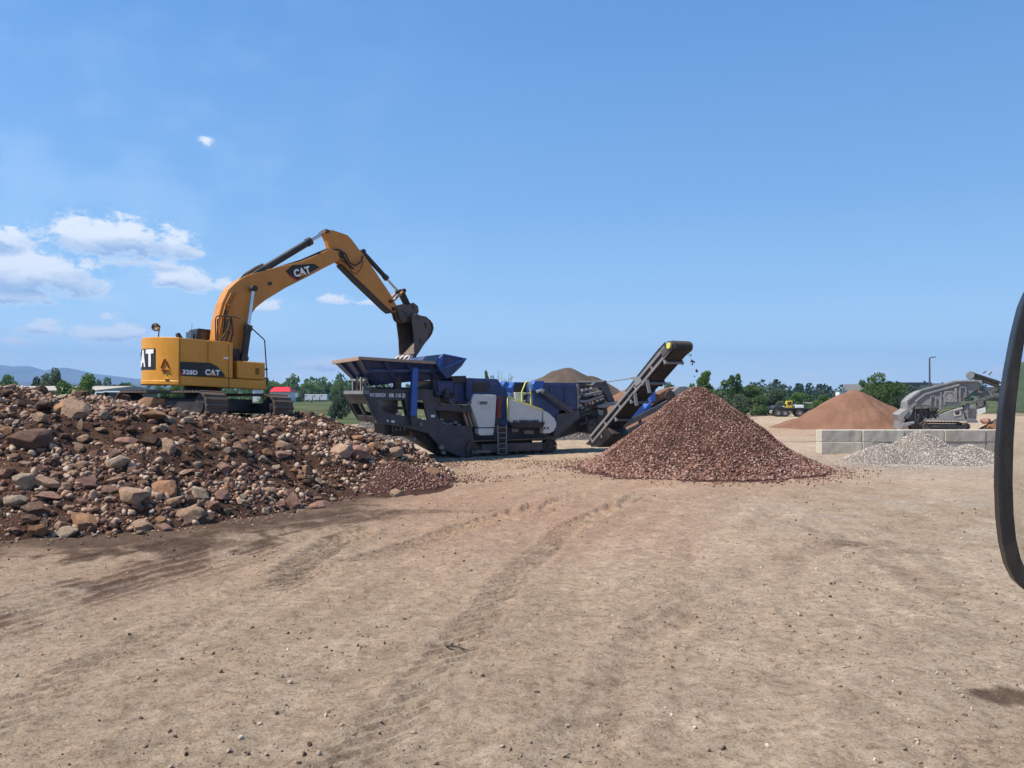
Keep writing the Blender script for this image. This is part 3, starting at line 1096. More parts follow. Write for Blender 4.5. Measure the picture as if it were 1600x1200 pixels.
# (centre px, centre py, width px, height px, colour, shape, tilt deg, label, short phrase for neighbours)
HERO = [
    (104, 633, 50, 30, 'orange-tan', 'angular', -35, 'long orange-tan boulder near the crest of the heap, tilted down to the right', 'tilted orange boulder'),
    (67, 633, 38, 16, 'dark brown', 'flat', 0, 'dark flat-topped slab just left of the tilted orange boulder near the crest', 'dark crest slab'),
    (36, 630, 36, 16, 'dark brown', 'angular', 12, 'dark wedge-shaped rock near the crest at the far left of the heap', 'dark crest wedge'),
    (62, 652, 22, 20, 'tan', 'round', 35, 'leaning oval brownish-tan rock below the dark flat-topped slab', 'leaning oval rock'),
    (50, 644, 15, 14, 'orange-tan', 'round', 0, 'small pink-orange rock left of the leaning oval rock', 'pink-orange rock'),
    (45, 684, 62, 36, 'dark brown', 'round', 8, 'biggest clod of the heap, dark brown and earthy, at the left', 'huge dark clod'),
    (8, 673, 24, 18, 'orange-tan', 'round', 0, 'orange-mottled rock at the left picture edge beside the huge dark clod', 'orange-mottled rock'),
    (184, 720, 36, 30, 'pale grey', 'round', -15, 'rounded pale grey boulder alone in dark soil, middle of the slope', 'lone pale boulder'),
    (128, 726, 21, 15, 'tan', 'round', 0, 'rounded tan cobble left of the lone pale grey boulder', 'rounded tan cobble'),
    (40, 752, 42, 34, 'pale grey', 'angular', 10, 'big light grey boulder at the left, half way down the slope', 'big light grey boulder'),
    (72, 755, 42, 25, 'tan', 'angular', 5, 'broad tan boulder touching the big light grey boulder', 'broad tan boulder'),
    (24, 781, 36, 27, 'pale grey', 'round', 0, 'grey rounded boulder low at the left, under the big light grey one', 'low grey boulder'),
    (71, 773, 46, 13, 'reddish', 'flat', 6, 'thin brown slab lying under the broad tan boulder', 'thin brown slab'),
    (57, 792, 50, 22, 'dark brown', 'flat', 3, 'dark thick slab lying below the thin brown slab', 'dark thick slab'),
    (131, 752, 36, 24, 'reddish', 'angular', 0, 'purplish red boulder with flat faces right of the broad tan boulder', 'purplish boulder'),
    (208, 773, 46, 38, 'tan', 'angular', -12, 'large pale tan boulder with a broad flat face, low on the slope', 'flat-faced boulder'),
    (257, 763, 46, 36, 'orange-tan', 'round', 18, 'big humped orange-brown boulder right of the flat-faced tan boulder', 'humped orange boulder'),
    (171, 766, 24, 17, 'reddish', 'round', 0, 'reddish-brown rock between the purplish boulder and the flat-faced boulder', 'reddish in-between rock'),
    (296, 802, 48, 28, 'tan', 'round', 5, 'smooth cream-pink boulder at the foot of the heap', 'cream foot boulder'),
    (134, 815, 66, 26, 'orange-tan', 'flat', 14, 'long tan slab at the foot of the heap, largest of the front row', 'long foot slab'),
    (61, 828, 32, 27, 'orange-tan', 'angular', 0, 'blocky orange-brown rock at the foot, left of the long tan slab', 'blocky foot rock'),
    (106, 831, 38, 22, 'pale grey', 'round', -5, 'grey egg-shaped boulder, lowest of the heap, in front of the long tan slab', 'egg-shaped boulder'),
    (221, 821, 34, 24, 'tan', 'round', 10, 'humped brownish-tan rock alone at the front edge of the heap', 'humped front rock'),
    (263, 698, 23, 30, 'tan', 'angular', 0, 'upright blocky tan rock with a lit flat top in mid slope', 'upright tan block'),
    (267, 656, 28, 15, 'pale grey', 'angular', 14, 'flat pale wedge high on the slope below the near excavator track', 'pale wedge'),
    (194, 686, 40, 15, 'reddish', 'flat', 8, 'long flat brown rock above the lone pale grey boulder', 'long flat brown rock'),
    (237, 689, 32, 17, 'dark brown', 'angular', 0, 'dark brown lump left of the upright tan block', 'dark brown lump'),
    (192, 658, 22, 14, 'orange-tan', 'angular', 0, 'bright rusty orange rock high on the slope, left of the rusty clod', 'rusty orange rock'),
    (238, 647, 44, 19, 'orange-tan', 'round', -6, 'broad rusty clod lying under the end of the near excavator track', 'broad rusty clod'),
    (126, 665, 12, 22, 'tan', 'angular', 0, 'narrow upright slab with a lit left edge, upper left slope', 'narrow upright slab'),
    (43, 809, 32, 12, 'dark brown', 'flat', 5, 'flat dark stone above the blocky orange-brown foot rock', 'flat dark stone'),
    (314, 770, 36, 30, 'pale grey', 'angular', -20, 'greyish tan boulder right of the humped orange-brown boulder', 'greyish boulder'),
    (348, 774, 25, 22, 'reddish', 'angular', 0, 'pinkish angular rock right of the greyish tan boulder', 'pinkish rock'),
    (534, 704, 38, 29, 'tan', 'round', -10, 'largest boulder of the right-hand rock row, tan and rounded', 'largest row boulder'),
    (559, 705, 32, 24, 'reddish', 'round', 0, 'brown boulder wedged right of the largest row boulder', 'brown row boulder'),
    (581, 698, 32, 16, 'orange-tan', 'angular', -8, 'flat-topped orange-tan boulder in the middle of the right-hand row', 'flat-topped row boulder'),
    (559, 685, 22, 15, 'orange-tan', 'round', 0, 'tan rock on top of the right-hand rock row', 'upper row rock'),
    (618, 705, 24, 20, 'tan', 'round', 20, 'leaning tan boulder at the right end of the rock row by the crusher', 'leaning row boulder'),
    (677, 740, 27, 25, 'orange-tan', 'angular', 20, 'tan boulder at the right tip of the heap, in front of the crusher track', 'right tip boulder'),
    (619, 770, 22, 16, 'tan', 'round', 0, 'pale boulder lying alone on the dirt right of the small gravel patch', 'stray pale boulder'),
    (456, 783, 26, 31, 'reddish', 'angular', -25, 'rust-brown pointed rock standing at the front edge of the heap', 'pointed rust rock'),
    (478, 735, 22, 21, 'orange-tan', 'angular', 0, 'orange-tan block in the middle of the right slope', 'orange mid block'),
    (460, 735, 14, 12, 'orange-tan', 'round', 0, 'small orange rock left of the orange-tan block', 'small orange rock'),
    (430, 730, 17, 11, 'pale grey', 'round', 0, 'pale rounded cobble left of the small orange rock in the right slope', 'pale right cobble'),
    (419, 766, 22, 14, 'tan', 'round', 0, 'oval tan cobble left of the pointed rust-brown rock', 'oval tan cobble'),
    (417, 778, 21, 9, 'pale grey', 'flat', 0, 'flat whitish stone below the oval tan cobble', 'flat whitish stone'),
    (421, 670, 17, 12, 'reddish', 'round', 0, 'reddish cobble in front of the far excavator track', 'reddish track cobble'),
    (355, 704, 14, 13, 'pale grey', 'angular', 0, 'small pale blocky stone in dark soil below the excavator', 'pale blocky stone'),
    (351, 732, 28, 25, 'reddish', 'angular', 0, 'purple-brown square block in the middle of the slope', 'square purple block'),
    (320, 812, 36, 22, 'dark brown', 'angular', 22, 'dark angular rock with a slanting top at the foot, right of the cream boulder', 'dark slanting rock'),
    (355, 798, 14, 13, 'pale grey', 'angular', 30, 'small pale leaning stone at the foot right of the dark slanting rock', 'pale leaning stone'),
    (443, 696, 27, 22, 'tan', 'angular', 0, 'peaked tan boulder below the far excavator track', 'peaked tan boulder'),
    (440, 709, 28, 13, 'reddish', 'flat', 0, 'brown slab under the peaked tan boulder', 'brown under-slab'),
    (634, 714, 26, 8, 'tan', 'flat', 0, 'flat light stone right of the leaning row boulder', 'flat light stone'),
    (468, 661, 18, 11, 'tan', 'round', 10, 'tan rock at the crest right of the far excavator track', 'crest tan rock'),
    (322, 697, 10, 13, 'orange-tan', 'round', 0, 'small yellowish upright pebble beside the pale blocky stone', 'yellowish upright stone'),
    (97, 610, 18, 12, 'pale grey', 'round', 0, 'pale rock on the skyline of the heap, left of the rounded green bush', 'skyline pale rock'),
    (63, 607, 20, 18, 'dark brown', 'round', 0, 'dark round boulder on the skyline, highest of the heap', 'highest dark boulder'),
    (128, 609, 20, 14, 'dark brown', 'angular', 0, 'dark boulder on the skyline in front of the rounded green bush', 'skyline dark boulder'),
]
GROUP = 'rocks of the dug heap'
placed = []          # (px, py, x, y, radius)


def put_rock(px, py, wpx, hpx, colour, shape, tilt, rr, label, anchor=None):
    # the centre of the rock sits a little in front of the slope
    x, y, z = anchor if anchor else heap_hit(px, py + hpx * .30)
    hw = wpx / 2 * y / FPX
    hh = hpx / 2 * y / FPX
    o = bpy.data.objects.new('rock', rr.choice(ROCKS[colour][shape]))
    COL.objects.link(o)
    o.location = (x, y + hw * .15, z + hh * .42)
    o.scale = (hw, hw * rr.uniform(.75, 1.05), hh)
    o.rotation_euler = (R(rr.uniform(-12, 12)), R(tilt), R(rr.uniform(-25, 25)))
    tag(o, label, 'rock', GROUP)
    placed.append((px, py, x, y, hw))
    return o


rr = random.Random(3)
for (px, py, wp, hp, colour, shp, tilt, label, short) in HERO:
    put_rock(px, py, wp, hp, colour, shp, tilt, rr, label)

# the other rocks big enough to tell apart
labels_used = {}
n_more = 0
tries = 0
SIZEW = {0: 'small', 1: 'middling', 2: 'big'}
pending = []
while n_more < 238 and tries < 20000:
    tries += 1
    px = rr.uniform(-8, 705)
    py = rr.uniform(606, 842)
    x, y, z = heap_hit(px, py)
    d, a, s = seg_dist(np.array([x]), np.array([y]), HEAP_EDGE)
    if z < .03 and d[0] > .5:
        continue
    if y > 29.5 or math.hypot(x + 10.8, y - 27) < 2.2:
        continue
    if px > 540 and py > 715 and px < 650 and py < 762 and rr.random() < .9:
        continue
    dens = .5 + 1.3 * float(fbm(np.array([x * .5]), np.array([y * .5]), 151, 2)[0]) + (.35 if px < 380 else -.1) + (.25 if py > 735 else 0)
    if rr.random() > dens:
        continue
    hw = min(.40, .080 + .05 * rr.paretovariate(2.3) - .05 + rr.uniform(0, .05))
    if any((x - q[2]) ** 2 + ((y - q[3]) * .8) ** 2 < (.78 * (hw + q[4])) ** 2 for q in placed):
        continue
    wp = hw * 2 * FPX / y
    hp = wp * rr.uniform(.5, .95)
    colour = rr.choices(list(ROCKM), (20, 28, 12, 20, 20))[0]
    shape = rr.choices(('round', 'angular', 'flat'), (22, 62, 16))[0]
    if shape == 'flat':
        hp *= .65
    o = put_rock(px, py, wp, hp, colour, shape, rr.uniform(-28, 28), rr, None, (x, y, z))
    pending.append((o, px, py, wp, colour))
    n_more += 1
for o, px, py, wp, colour in pending:
    size = SIZEW[0 if wp < 11 else 1 if wp < 18 else 2]
    near = sorted(HERO, key=lambda h: (h[0] - px) ** 2 + (1.3 * (h[1] - py)) ** 2)
    done = False
    for cnt in range(8):
        h = near[cnt]
        dx, dy = px - h[0], (py - h[1]) * 1.3
        where = ('right of' if dx > 0 else 'left of') if abs(dx) > abs(dy) else ('below' if dy > 0 else 'above')
        lab = f'{size} {colour} rock {where} the {h[8]}' + ('' if cnt == 0 else f', nearer the {near[0][8]}')
        if lab not in labels_used and len(lab.split()) <= 16:
            labels_used[lab] = 1
            o['label'] = lab
            done = True
            break
    if not done:
        o['label'] = f'{size} {colour} rock in the dark soil of the heap near the {near[0][8]}'

# patch of crushed stone spilled on the right toe of the heap
sp = cone_fn([(-3.55, 22.9, 1.75, .82, 1.2), (-2.9, 24.3, 1.2, .5)], .05, 1.5, 7)
spill = Heap(sp, -6, -.6, 20, 27.5, .08)
spill_o = spill.mesh('gravel_heap', CRUSH_CORE)
tag(spill_o, 'small patch of crushed reddish gravel spilled on the right toe of the soil heap', 'gravel heap')
pts, rg = spill.scatter(9000, 5, lambda x, y, z, r: z > .06)
tag(stones('gravel_stones', pts + np.array((0, 0, .01)), rg.uniform(.02, .05, len(pts)), CRUSH_M, spill_o, seed=8, planes=4), kind='stuff')
# loose stones fanning out round the toe and under the crusher
rg = np.random.default_rng(12)
pp = np.concatenate([np.stack([rg.normal(-1.9, 1.2, 1700), rg.normal(25.8, 1.8, 1700)], -1), np.stack([rg.normal(-.6, 1.6, 700), rg.normal(30.5, 1.0, 700)], -1),
                     np.stack([rg.uniform(-12, -2, 2600), rg.uniform(13, 24, 2600)], -1), np.stack([rg.normal(-3.0, 1.0, 700), rg.normal(29.3, 1.0, 700)], -1)])
edge_d = seg_dist(pp[:, 0], pp[:, 1], HEAP_EDGE)[0]
keep = (edge_d < .25 + np.abs(rg.normal(0, .35, len(pp)))) | (pp[:, 1] > 24)
pp = pp[keep]
zz = np.maximum(heap_z(pp[:, 0], pp[:, 1]), 0) + .012
tag(stones('scattered_stones', np.column_stack([pp, zz]), rg.uniform(.015, .055, len(pp)), RUBBLE_M, seed=14, planes=5), kind='stuff', label='loose stones scattered around the toe of the soil heap', cat='loose stones')

# ------------------------------------------------------------------ heap of crushed red stone under the conveyor
PILE = (6.95, 28.6)
pfn = cone_fn([(PILE[0], PILE[1], 4.28, 3.02), (PILE[0] + 1.9, PILE[1] - .2, 3.1, 1.15), (PILE[0] - .6, PILE[1] - 1.4, 2.7, 1.0)], .17, .8, 201, .08, .22)
pile = Heap(pfn, PILE[0] - 6.5, PILE[0] + 7, PILE[1] - 6.5, PILE[1] + 6.5, .09)
pile_o = pile.mesh('crushed_stone_pile', CRUSH_CORE)
tag(pile_o, 'tall cone of crushed reddish-brown stone below the conveyor head', 'stone pile')
pts, rg = pile.scatter(80000, 9, lambda x, y, z, r: (z > .03) & (y < PILE[1] + 2.2))
sz = rg.uniform(.017, .050, len(pts)) * (1 + .5 * sstep(1.0, 0, pts[:, 2]))
pts[:, 2] += sz * .25
tag(stones('gravel_stones', pts, sz, CRUSH_M, pile_o, seed=18, planes=4), kind='stuff')
a = rg.uniform(0, 2 * math.pi, 2600)
r_ = 3.9 + np.abs(rg.normal(0, .8, 2600))
pp = np.stack([PILE[0] + np.cos(a) * r_ * 1.08, PILE[1] + np.sin(a) * r_], -1)
tag(stones('gravel_stones', np.column_stack([pp, base_z(pp[:, 0], pp[:, 1]) + .015]), rg.uniform(.015, .05, len(pp)), CRUSH_M, pile_o, seed=19, planes=4), kind='stuff')

# ------------------------------------------------------------------ other heaps
h_ = Heap(cone_fn([(28.6, 63.5, 6.0, 3.3, .9), (30.2, 63.4, 5.0, 2.35), (26.4, 63.2, 4.4, 1.7)], .20, .6, 301, .06, .10), 18, 38, 55, 72, .12)
o = h_.mesh('sand_pile', SAND_RED)
tag(o, 'smooth reddish-brown sand pile beyond the concrete block wall', 'sand pile')
gx_, gy_ = at(1445, 700, 31.5)[:2]
ggf = cone_fn([(gx_ + .1, 32.1, 1.95, 1.28), (gx_ - 1.75, 31.5, 1.6, .78), (gx_ + 2.0, 31.8, 1.6, .68), (gx_ + .2, 30.9, 1.7, .6)], .05, 1.2, 401, .12)
gg = Heap(ggf, gx_ - 5, gx_ + 5, 28, 35.2, .08)
o = gg.mesh('grey_gravel_pile', GREY_CORE)
tag(o, 'whitish grey gravel pile with three humps against the concrete block wall', 'gravel pile')
pts, rg = gg.scatter(30000, 41, lambda x, y, z, r: (z > .02) & (y < 34.2))
tag(stones('gravel_stones', pts + np.array((0, 0, .008)), rg.uniform(.015, .038, len(pts)), GREYG_M, o, seed=42, planes=4), kind='stuff')
pp = np.stack([rg.normal(gx_ - .5, 2.8, 2500), rg.normal(29.6, .9, 2500)], -1)
tag(stones('gravel_stones', np.column_stack([pp, np.full(len(pp), .012)]), rg.uniform(.012, .03, len(pp)), GREYG_M, o, seed=43, planes=4), kind='stuff')
h_ = Heap(cone_fn([(4.4, 62, 8.0, 5.2), (2.7, 62.5, 7.0, 4.5), (6.4, 62.3, 6.6, 4.5)], .26, .6, 501, .16, .2), -6, 15, 53, 73, .14)
o = h_.mesh('spoil_mound', SAND_BRN)
tag(o, 'rounded brown spoil mound rising behind the dark blue engine house', 'spoil mound')
h_ = Heap(cone_fn([(8.2, 52, 4.6, 3.5), (10.8, 53, 4.3, 3.45), (13.5, 52.5, 4.0, 3.2)], .12, .6, 601, .18), 2, 20, 44, 60, .13)
o = h_.mesh('red_spoil_mound', SAND_RED)
tag(o, 'low reddish mound seen through the gap left of the raised conveyor', 'spoil mound')
bfn = cone_fn([(-7.5, 46, 3.0, 2.0), (-5.0, 45, 2.6, 1.55), (-3.4, 46, 2.4, 1.25), (-1.2, 47, 2.6, 1.5), (1.4, 47.5, 2.6, 1.3), (3.6, 48, 2.2, 1.1)], .16, .8, 701, .15)
h_ = Heap(bfn, -12, 7, 41, 51, .12)
o = h_.mesh('rubble_bank', soil_mat('grey_spoil', (.105, .088, .076), (.15, .13, .115), (.09, .07, .06), 1.2))
tag(o, 'bank of dark grey rubble seen under and behind the crusher feed end', 'rubble bank')
pts, rg = h_.scatter(14000, 51, lambda x, y, z, r: (z > .05) & (y < 47.5))
tag(stones('rubble_stones', pts, rg.uniform(.03, .11, len(pts)), DARKG_M, o, seed=52, planes=5), kind='stuff')
h_ = Heap(cone_fn([(27.5, 39.0, 6.2, .98, .45), (21.0, 38.6, 4.6, 1.0, .45), (30.0, 40, 4.2, 2.4, .6)], .12, .8, 801, .3), 14, 37, 35.9, 45, .12)
o = h_.mesh('rubble_bank', SAND_BRN)
tag(o, 'low bank of pale rubble piled behind the concrete block wall', 'rubble bank')
pts, rg = h_.scatter(9000, 61, lambda x, y, z, r: (z > .1) & (y < 42))
tag(stones('rubble_stones', pts, rg.uniform(.02, .08, len(pts)), GREYG_M, o, seed=62, planes=5), kind='stuff')
rx, ry = 22.2, 32.4
h_ = Heap(cone_fn([(rx + 1.6, ry, 2.5, 1.3)], .05, 1, 901), rx - 2, rx + 5, ry - 3, ry + 3, .1)
o = h_.mesh('red_sand_heap', SAND_RED)
tag(o, 'reddish sand heap partly hidden behind the black mirror frame', 'sand heap')

# pebbles, clods and a twig on the yard
rg = np.random.default_rng(99)
n = 36000
Dp = 5.2 * np.exp(rg.uniform(0, 1.6, n))
Xp = rg.uniform(-.78, .78, n) * Dp
k = (heap_z(Xp, Dp) < .02) & (rg.uniform(size=n) < np.clip(.5 + 1.1 * fbm(Xp * .45, Dp * .45, 171, 3) + .25 * (Xp > 0), .06, 1))
Xp, Dp = Xp[k], Dp[k]
s_ = np.minimum(.0022 + .0022 * rg.pareto(1.75, len(Xp)), .028) * (1 + .02 * Dp)
Zp = base_z(Xp, Dp) + micro(Xp, Dp) + s_ * .25
tag(stones('pebbles', np.column_stack([Xp, Dp, Zp]), s_, PEB_M, seed=101, base=ICO2, planes=11, squash=(1, .72, .46)), kind='stuff', label='pebbles and dark clods strewn over the dirt yard', cat='pebbles')
x0, y0 = gp(696, 1014)
x1, y1 = gp(733, 1021)
mb = MB().tube([(x0, y0, .035), ((x0 + x1) / 2, (y0 + y1) / 2 + .01, .045), (x1, y1, .03)], .011, 7, r1=.006)
tag(mb.build('twig', BARK), 'thin brown twig lying on the dirt in the foreground', 'twig')

# ------------------------------------------------------------------ excavator
EX = Frame(-11.0, 26.9, R(42))
SH = -.045                                             # the machine leans a little on the heap
ex = thing('excavator', 'yellow tracked excavator on top of the soil heap reaching its bucket over the blue crusher', 'excavator', (EX.o[0], EX.o[1], 0), EX.h)


def track_mesh(mbs, mbf, length0, length1, zb, zt, half_w, pitch=.2, lug=.035):
    """endless track between u=length0 and u=length1; shoes into mbs, frame and wheels into mbf; centred on v=0"""
    r = (zt - zb) / 2
    zc = (zb + zt) / 2
    ua, ub = length0 + r, length1 - r
    straight = ub - ua
    per = 2 * straight + 2 * math.pi * r
    n = int(per / pitch)

    def pt(s, rad):
        s %= per
        if s < straight:
            return ua + s, zc + rad, 0
        s -= straight
        if s < math.pi * r:
            a = math.pi / 2 - s / r
            return ub + rad * math.cos(a), zc + rad * math.sin(a), a
        s -= math.pi * r
        if s < straight:
            return ub - s, zc - rad, 0
        s -= straight
        a = -math.pi / 2 - s / r
        return ua + rad * math.cos(a), zc + rad * math.sin(a), a
    for i in range(n):
        s0, s1 = per * i / n + .008, per * (i + 1) / n - .008
        sm = (s0 + s1) / 2
        q = []
        for s, rad in ((s0, r - .045), (s1, r - .045), (s1, r), (sm + .035, r + .004), (sm + .02, r + lug), (sm - .02, r + lug), (sm - .035, r + .004), (s0, r)):
            u, z, _ = pt(s, rad)
            q.append((u, z))
        mbs.prism(q, -half_w, half_w)
    mbf.prism([(ua - r * .25, zc - r * .38), (ub + r * .25, zc - r * .38), (ub + r * .25, zc + r * .38), (ua - r * .25, zc + r * .38)], -half_w * .55, half_w * .55)
    for u, rad in ((ua, r - .07), (ub, r - .07)):
        mbf.tube([(u, -half_w * .62, zc), (u, half_w * .62, zc)], rad, 24)
        mbf.tube([(u, -half_w * .72, zc), (u, half_w * .72, zc)], rad * .4, 16)
    k = int(straight / .5)
    for i in range(k + 1):
        mbf.tube([(ua + straight * (i + .5) / (k + 1), -half_w * .7, zb + .16), (ua + straight * (i + .5) / (k + 1), half_w * .7, zb + .16)], .1, 14)


UC_A = R(-35) - EX.h                                    # tracks point to the right and towards the camera
UCM = Matrix.Rotation(UC_A, 4, 'Z')
for side in (-1.30, 1.30):
    s_, f_ = MB(), MB()
    track_mesh(s_, f_, -2.75, 2.85, 0, .98, .40)
    T = Matrix.Translation((0, 0, 1.83)) @ UCM @ Matrix.Rotation(R(-2.4), 4, 'X') @ Matrix.Translation((0, side, 0))
    o = s_.build('track', TRACK, ex)
    o.matrix_local = T
    # frame and wheels belong to this track
    q = f_.build('track_frame', STEEL_DK, o, smooth_angle=35)
u_ = MB().box((-1.5, -1.0, .35), (1.5, 1.0, .80)).tube([(0, 0, .7), (0, 0, 1.22)], .62, 32)
o = u_.build('undercarriage', STEEL_DK, ex, bevel=.03, smooth_angle=35)
o.matrix_local = Matrix.Translation((0, 0, 1.83)) @ UCM @ Matrix.Rotation(R(-2.4), 4, 'X')

RT = 1.92                                               # tail radius
HW = 1.45
uA = -math.sqrt(RT ** 2 - HW ** 2)


def arc_pts(a0, a1, n, r=RT):
    return [(r * math.cos(a0 + (a1 - a0) * i / n), r * math.sin(a0 + (a1 - a0) * i / n)) for i in range(n + 1)]


aS = math.atan2(-HW, uA)                                # right hand corner angle (third quadrant)
rear_arc = arc_pts(aS, aS - (2 * math.pi + 2 * aS), 28)
Z0, Z1 = 3.02, 4.60
cw_u = EX.uz(281, 560, -HW)[0]
cw = MB().plan([(cw_u, -HW)] + rear_arc + [(cw_u, HW)], Z0 + .14, Z1)
o = cw.build('counterweight', YEL, ex, bevel=.05, shear=SH, smooth_angle=35)
# lower lip of the counterweight
MB().plan([(cw_u, -HW - .02)] + arc_pts(aS, aS - (2 * math.pi + 2 * aS), 28, RT + .025) + [(cw_u, HW + .02)], Z0, Z0 + .15).build('lower_lip', YEL, o, bevel=.03, shear=SH, smooth_angle=35)
u325 = EX.uz(325, 560, -HW)[0]
u358 = EX.uz(357, 560, -HW)[0]
u365 = EX.uz(364, 560, -HW)[0]
u417 = EX.uz(416, 590, -HW)[0]
zt = EX.uz(370, 563, -HW)[1] - SH * u365
body = MB().plan([(cw_u + .01, -HW + .05), (u365, -HW + .05), (u365, -.55), (u417 - .1, -.55), (u417 - .1, .4), (u365 + .3, .4), (u365 + .3, HW - .05), (cw_u + .01, HW - .05)], Z0 + .05, 3.35)
body.plan([(cw_u + .01, -HW + .05), (u365, -HW + .05), (u365, -.42), (cw_u + .01, -.42)], 3.35, Z1 - .03)
body.plan([(cw_u + .01, -.42), (-.1, -.42), (-.1, HW - .05), (cw_u + .01, HW - .05)], 3.35, Z1 - .06)
o = body.build('upper_body', YEL, ex, bevel=.03, shear=SH)
for a_, b_ in ((cw_u + .012, u325 - .008), (u325 + .008, u358 - .006)):
    MB().plan([(a_, -HW), (b_, -HW), (b_, -HW + .09), (a_, -HW + .09)], 3.36, Z1 - .015).build('engine_door', YEL, o, bevel=.02, shear=SH)
MB().plan([(u358 + .006, -HW + .01), (u365, -HW + .01), (u365, -HW + .09), (u358 + .006, -HW + .09)], 3.36, Z1 - .03).build('hinge_post', YEL, o, bevel=.02, shear=SH)
MB().plan([(cw_u + .01, -HW - .02), (u358, -HW - .02), (u358, -HW + .06), (cw_u + .01, -HW + .06)], Z0, 3.34).build('side_skirt', YEL, o, bevel=.03, shear=SH)
tb = MB().plan([(u358 + .015, -HW - .015), (u417, -HW - .015), (u417, -.6), (u358 + .015, -.6)], Z0, 3.34)
tb.build('side_skirt', YEL, o, bevel=.03, shear=SH)
u383 = EX.uz(371, 590, -HW)[0]
MB().plan([(u383, -HW), (u417 - .03, -HW), (u417 - .03, -.62), (u383, -.62)], 3.355, zt).build('tool_box', YEL, ex, bevel=.05, shear=SH)
gr = MB()
for i in range(4):
    for j in range(2):
        p = EX.uz(399 + 3 * j, 577 + 2.6 * i, -HW)
        gr.box((p[0], -HW - .006, p[1]), (p[0] + .07, -HW + .02, p[1] + .035))
gr.build('vent_slots', SEAM, ex)
for (px, py, wd) in ((356, 579, .02), (371, 585, .02)):
    pass
# black side decal, model number and maker's lettering
dc = MB().prism(EX.poly([(281, 565), (329, 567), (340, 573), (349, 583), (352, 589), (286, 587), (281, 581)], -HW - .01), -HW - .014, -HW + .01)
o = dc.build('decal', DECAL, ex)


def side_text(s, px, py, px_h, v, parent, mat_, bold=True, sx=1.0, fr=EX, ang_deg=0.0, name='lettering', shear=0.0):
    p = fr.p3(px, py, v)
    Y = fr.o[1] + p.x * fr.U[1] + v * fr.V[1]
    size = px_h / FPX * Y / .70
    a = R(ang_deg)
    M = face_M((p.x, v, p.z), (math.cos(a), 0, math.sin(a)), (-math.sin(a), 0, math.cos(a)))
    o = text_mesh(s, size, mat_, None, M, name, .004, bold, sx, 'CENTER', shear)
    o.parent = parent
    return o


side_text('328D', 297, 582, 6.6, -HW - .02, ex, WHITE_L, fr=EX, ang_deg=-2.5)
side_text('CAT', 332, 582.5, 8, -HW - .02, ex, WHITE_L, fr=EX, ang_deg=-2.5, sx=.95)
q = EX.poly([(327.5, 586.5), (336, 586.8), (331.5, 582.2)], -HW - .02)
MB().prism(q, -HW - .03, -HW - .018).build('emblem_triangle', YEL, ex)
MB().prism(EX.poly([(281, 577), (286, 587), (281, 587)], -HW - .012), -HW - .018, -HW).build('decal_corner', RED_L, ex)
MB().prism(EX.poly([(349, 558), (357, 558.5), (357, 561), (349, 560.5)], -HW - .012), -HW - .018, -HW).build('label_plate', WHITE_L, ex)
# decal with lettering wrapped on the tail, warning triangle
AR = RT + .012


def tail_patch(a0, a1, z0, z1, r, th=.008):
    n = 16
    inn, out = arc_pts(a0, a1, n, r), arc_pts(a0, a1, n, r + th)
    return MB().plan(inn + out[::-1], z0, z1)


a_dec = (math.pi + .40, math.pi - .44)
tail_patch(a_dec[0], a_dec[1], 3.52, 4.22, RT + .002).build('decal', DECAL, ex, shear=SH)
for ch, da in (('C', .29), ('A', .02), ('T', -.25)):
    a_ = math.pi - da + .0
    p = ((RT + .014) * math.cos(a_), (RT + .014) * math.sin(a_))
    zc = 3.87 + SH * p[0]
    M = face_M((p[0], p[1], zc), (math.sin(a_) * 1, -math.cos(a_), 0) if False else (-math.sin(a_), math.cos(a_), 0), (0, 0, 1))
    text_mesh(ch, .74, WHITE_L, ex, M, 'lettering', .005, True, .92)


def tail_angle(px):
    best = None
    for i in range(400):
        a_ = aS - .002 * i
        X = EX.world(RT * math.cos(a_), RT * math.sin(a_))
        q = abs(800 + X.x / X.y * FPX - px)
        if best is None or q < best[0]:
            best = (q, a_, X.y)
    return best[1], best[2]


def tail_p(px, py, r=RT + .012):
    a_, Y = tail_angle(px)
    return (r * math.cos(a_), r * math.sin(a_), CAMZ + (HZ - py) / FPX * Y)


wt = MB()
for (q0, q1) in (((252, 575), (257.5, 561)), ((258.5, 561), (264, 575)), ((252, 578), (264, 578)), ((258, 578), (258, 582))):
    wt.bar(tail_p(*q0), tail_p(*q1), .012, .085, up=(-.6, -.8, 0))
wt.build('warning_triangle', RED_L, ex)
MB().bar(tail_p(257, 591), tail_p(264, 592), .012, .1, up=(-.6, -.8, 0)).build('worn_sticker', SAFETY, ex)

# cab on the far side, hood gear, mirrors, rails
cab = MB()
cab.prism([(.0, 3.35), (1.72, 3.35), (1.80, 4.1), (1.45, 5.10), (.05, 5.16), (-.08, 4.6)], .50, 1.42)
o = cab.build('cab', BLACKP, ex, bevel=.05, shear=SH * .5)
MB().prism([(.10, 4.45), (1.55, 4.25), (1.32, 5.02), (.16, 5.06)], .492, 1.428).build('cab_window', GLASS, o, shear=SH * .5)
MB().box((-.10, .62, 4.62), (-.075, 1.30, 5.04)).build('rear_window', GLASS, o, shear=SH * .5)
MB().tube([EX.p3(299, 530, .4), EX.p3(299.5, 517, .4), EX.p3(300, 504, .4)], .012, 6, r1=.005).build('aerial', BLACKP, ex)
MB().prism(EX.poly([(275, 521), (279, 520), (284, 528), (284, 531), (277, 531)], -.3), -.42, -.22).build('exhaust_flap', BLACKP, ex, bevel=.01)
p0, p1, p2, p3_ = EX.p3(247.5, 531, -.2), EX.p3(248.3, 518, -.2), EX.p3(250, 510, -.2), EX.p3(247, 508.5, -.2)
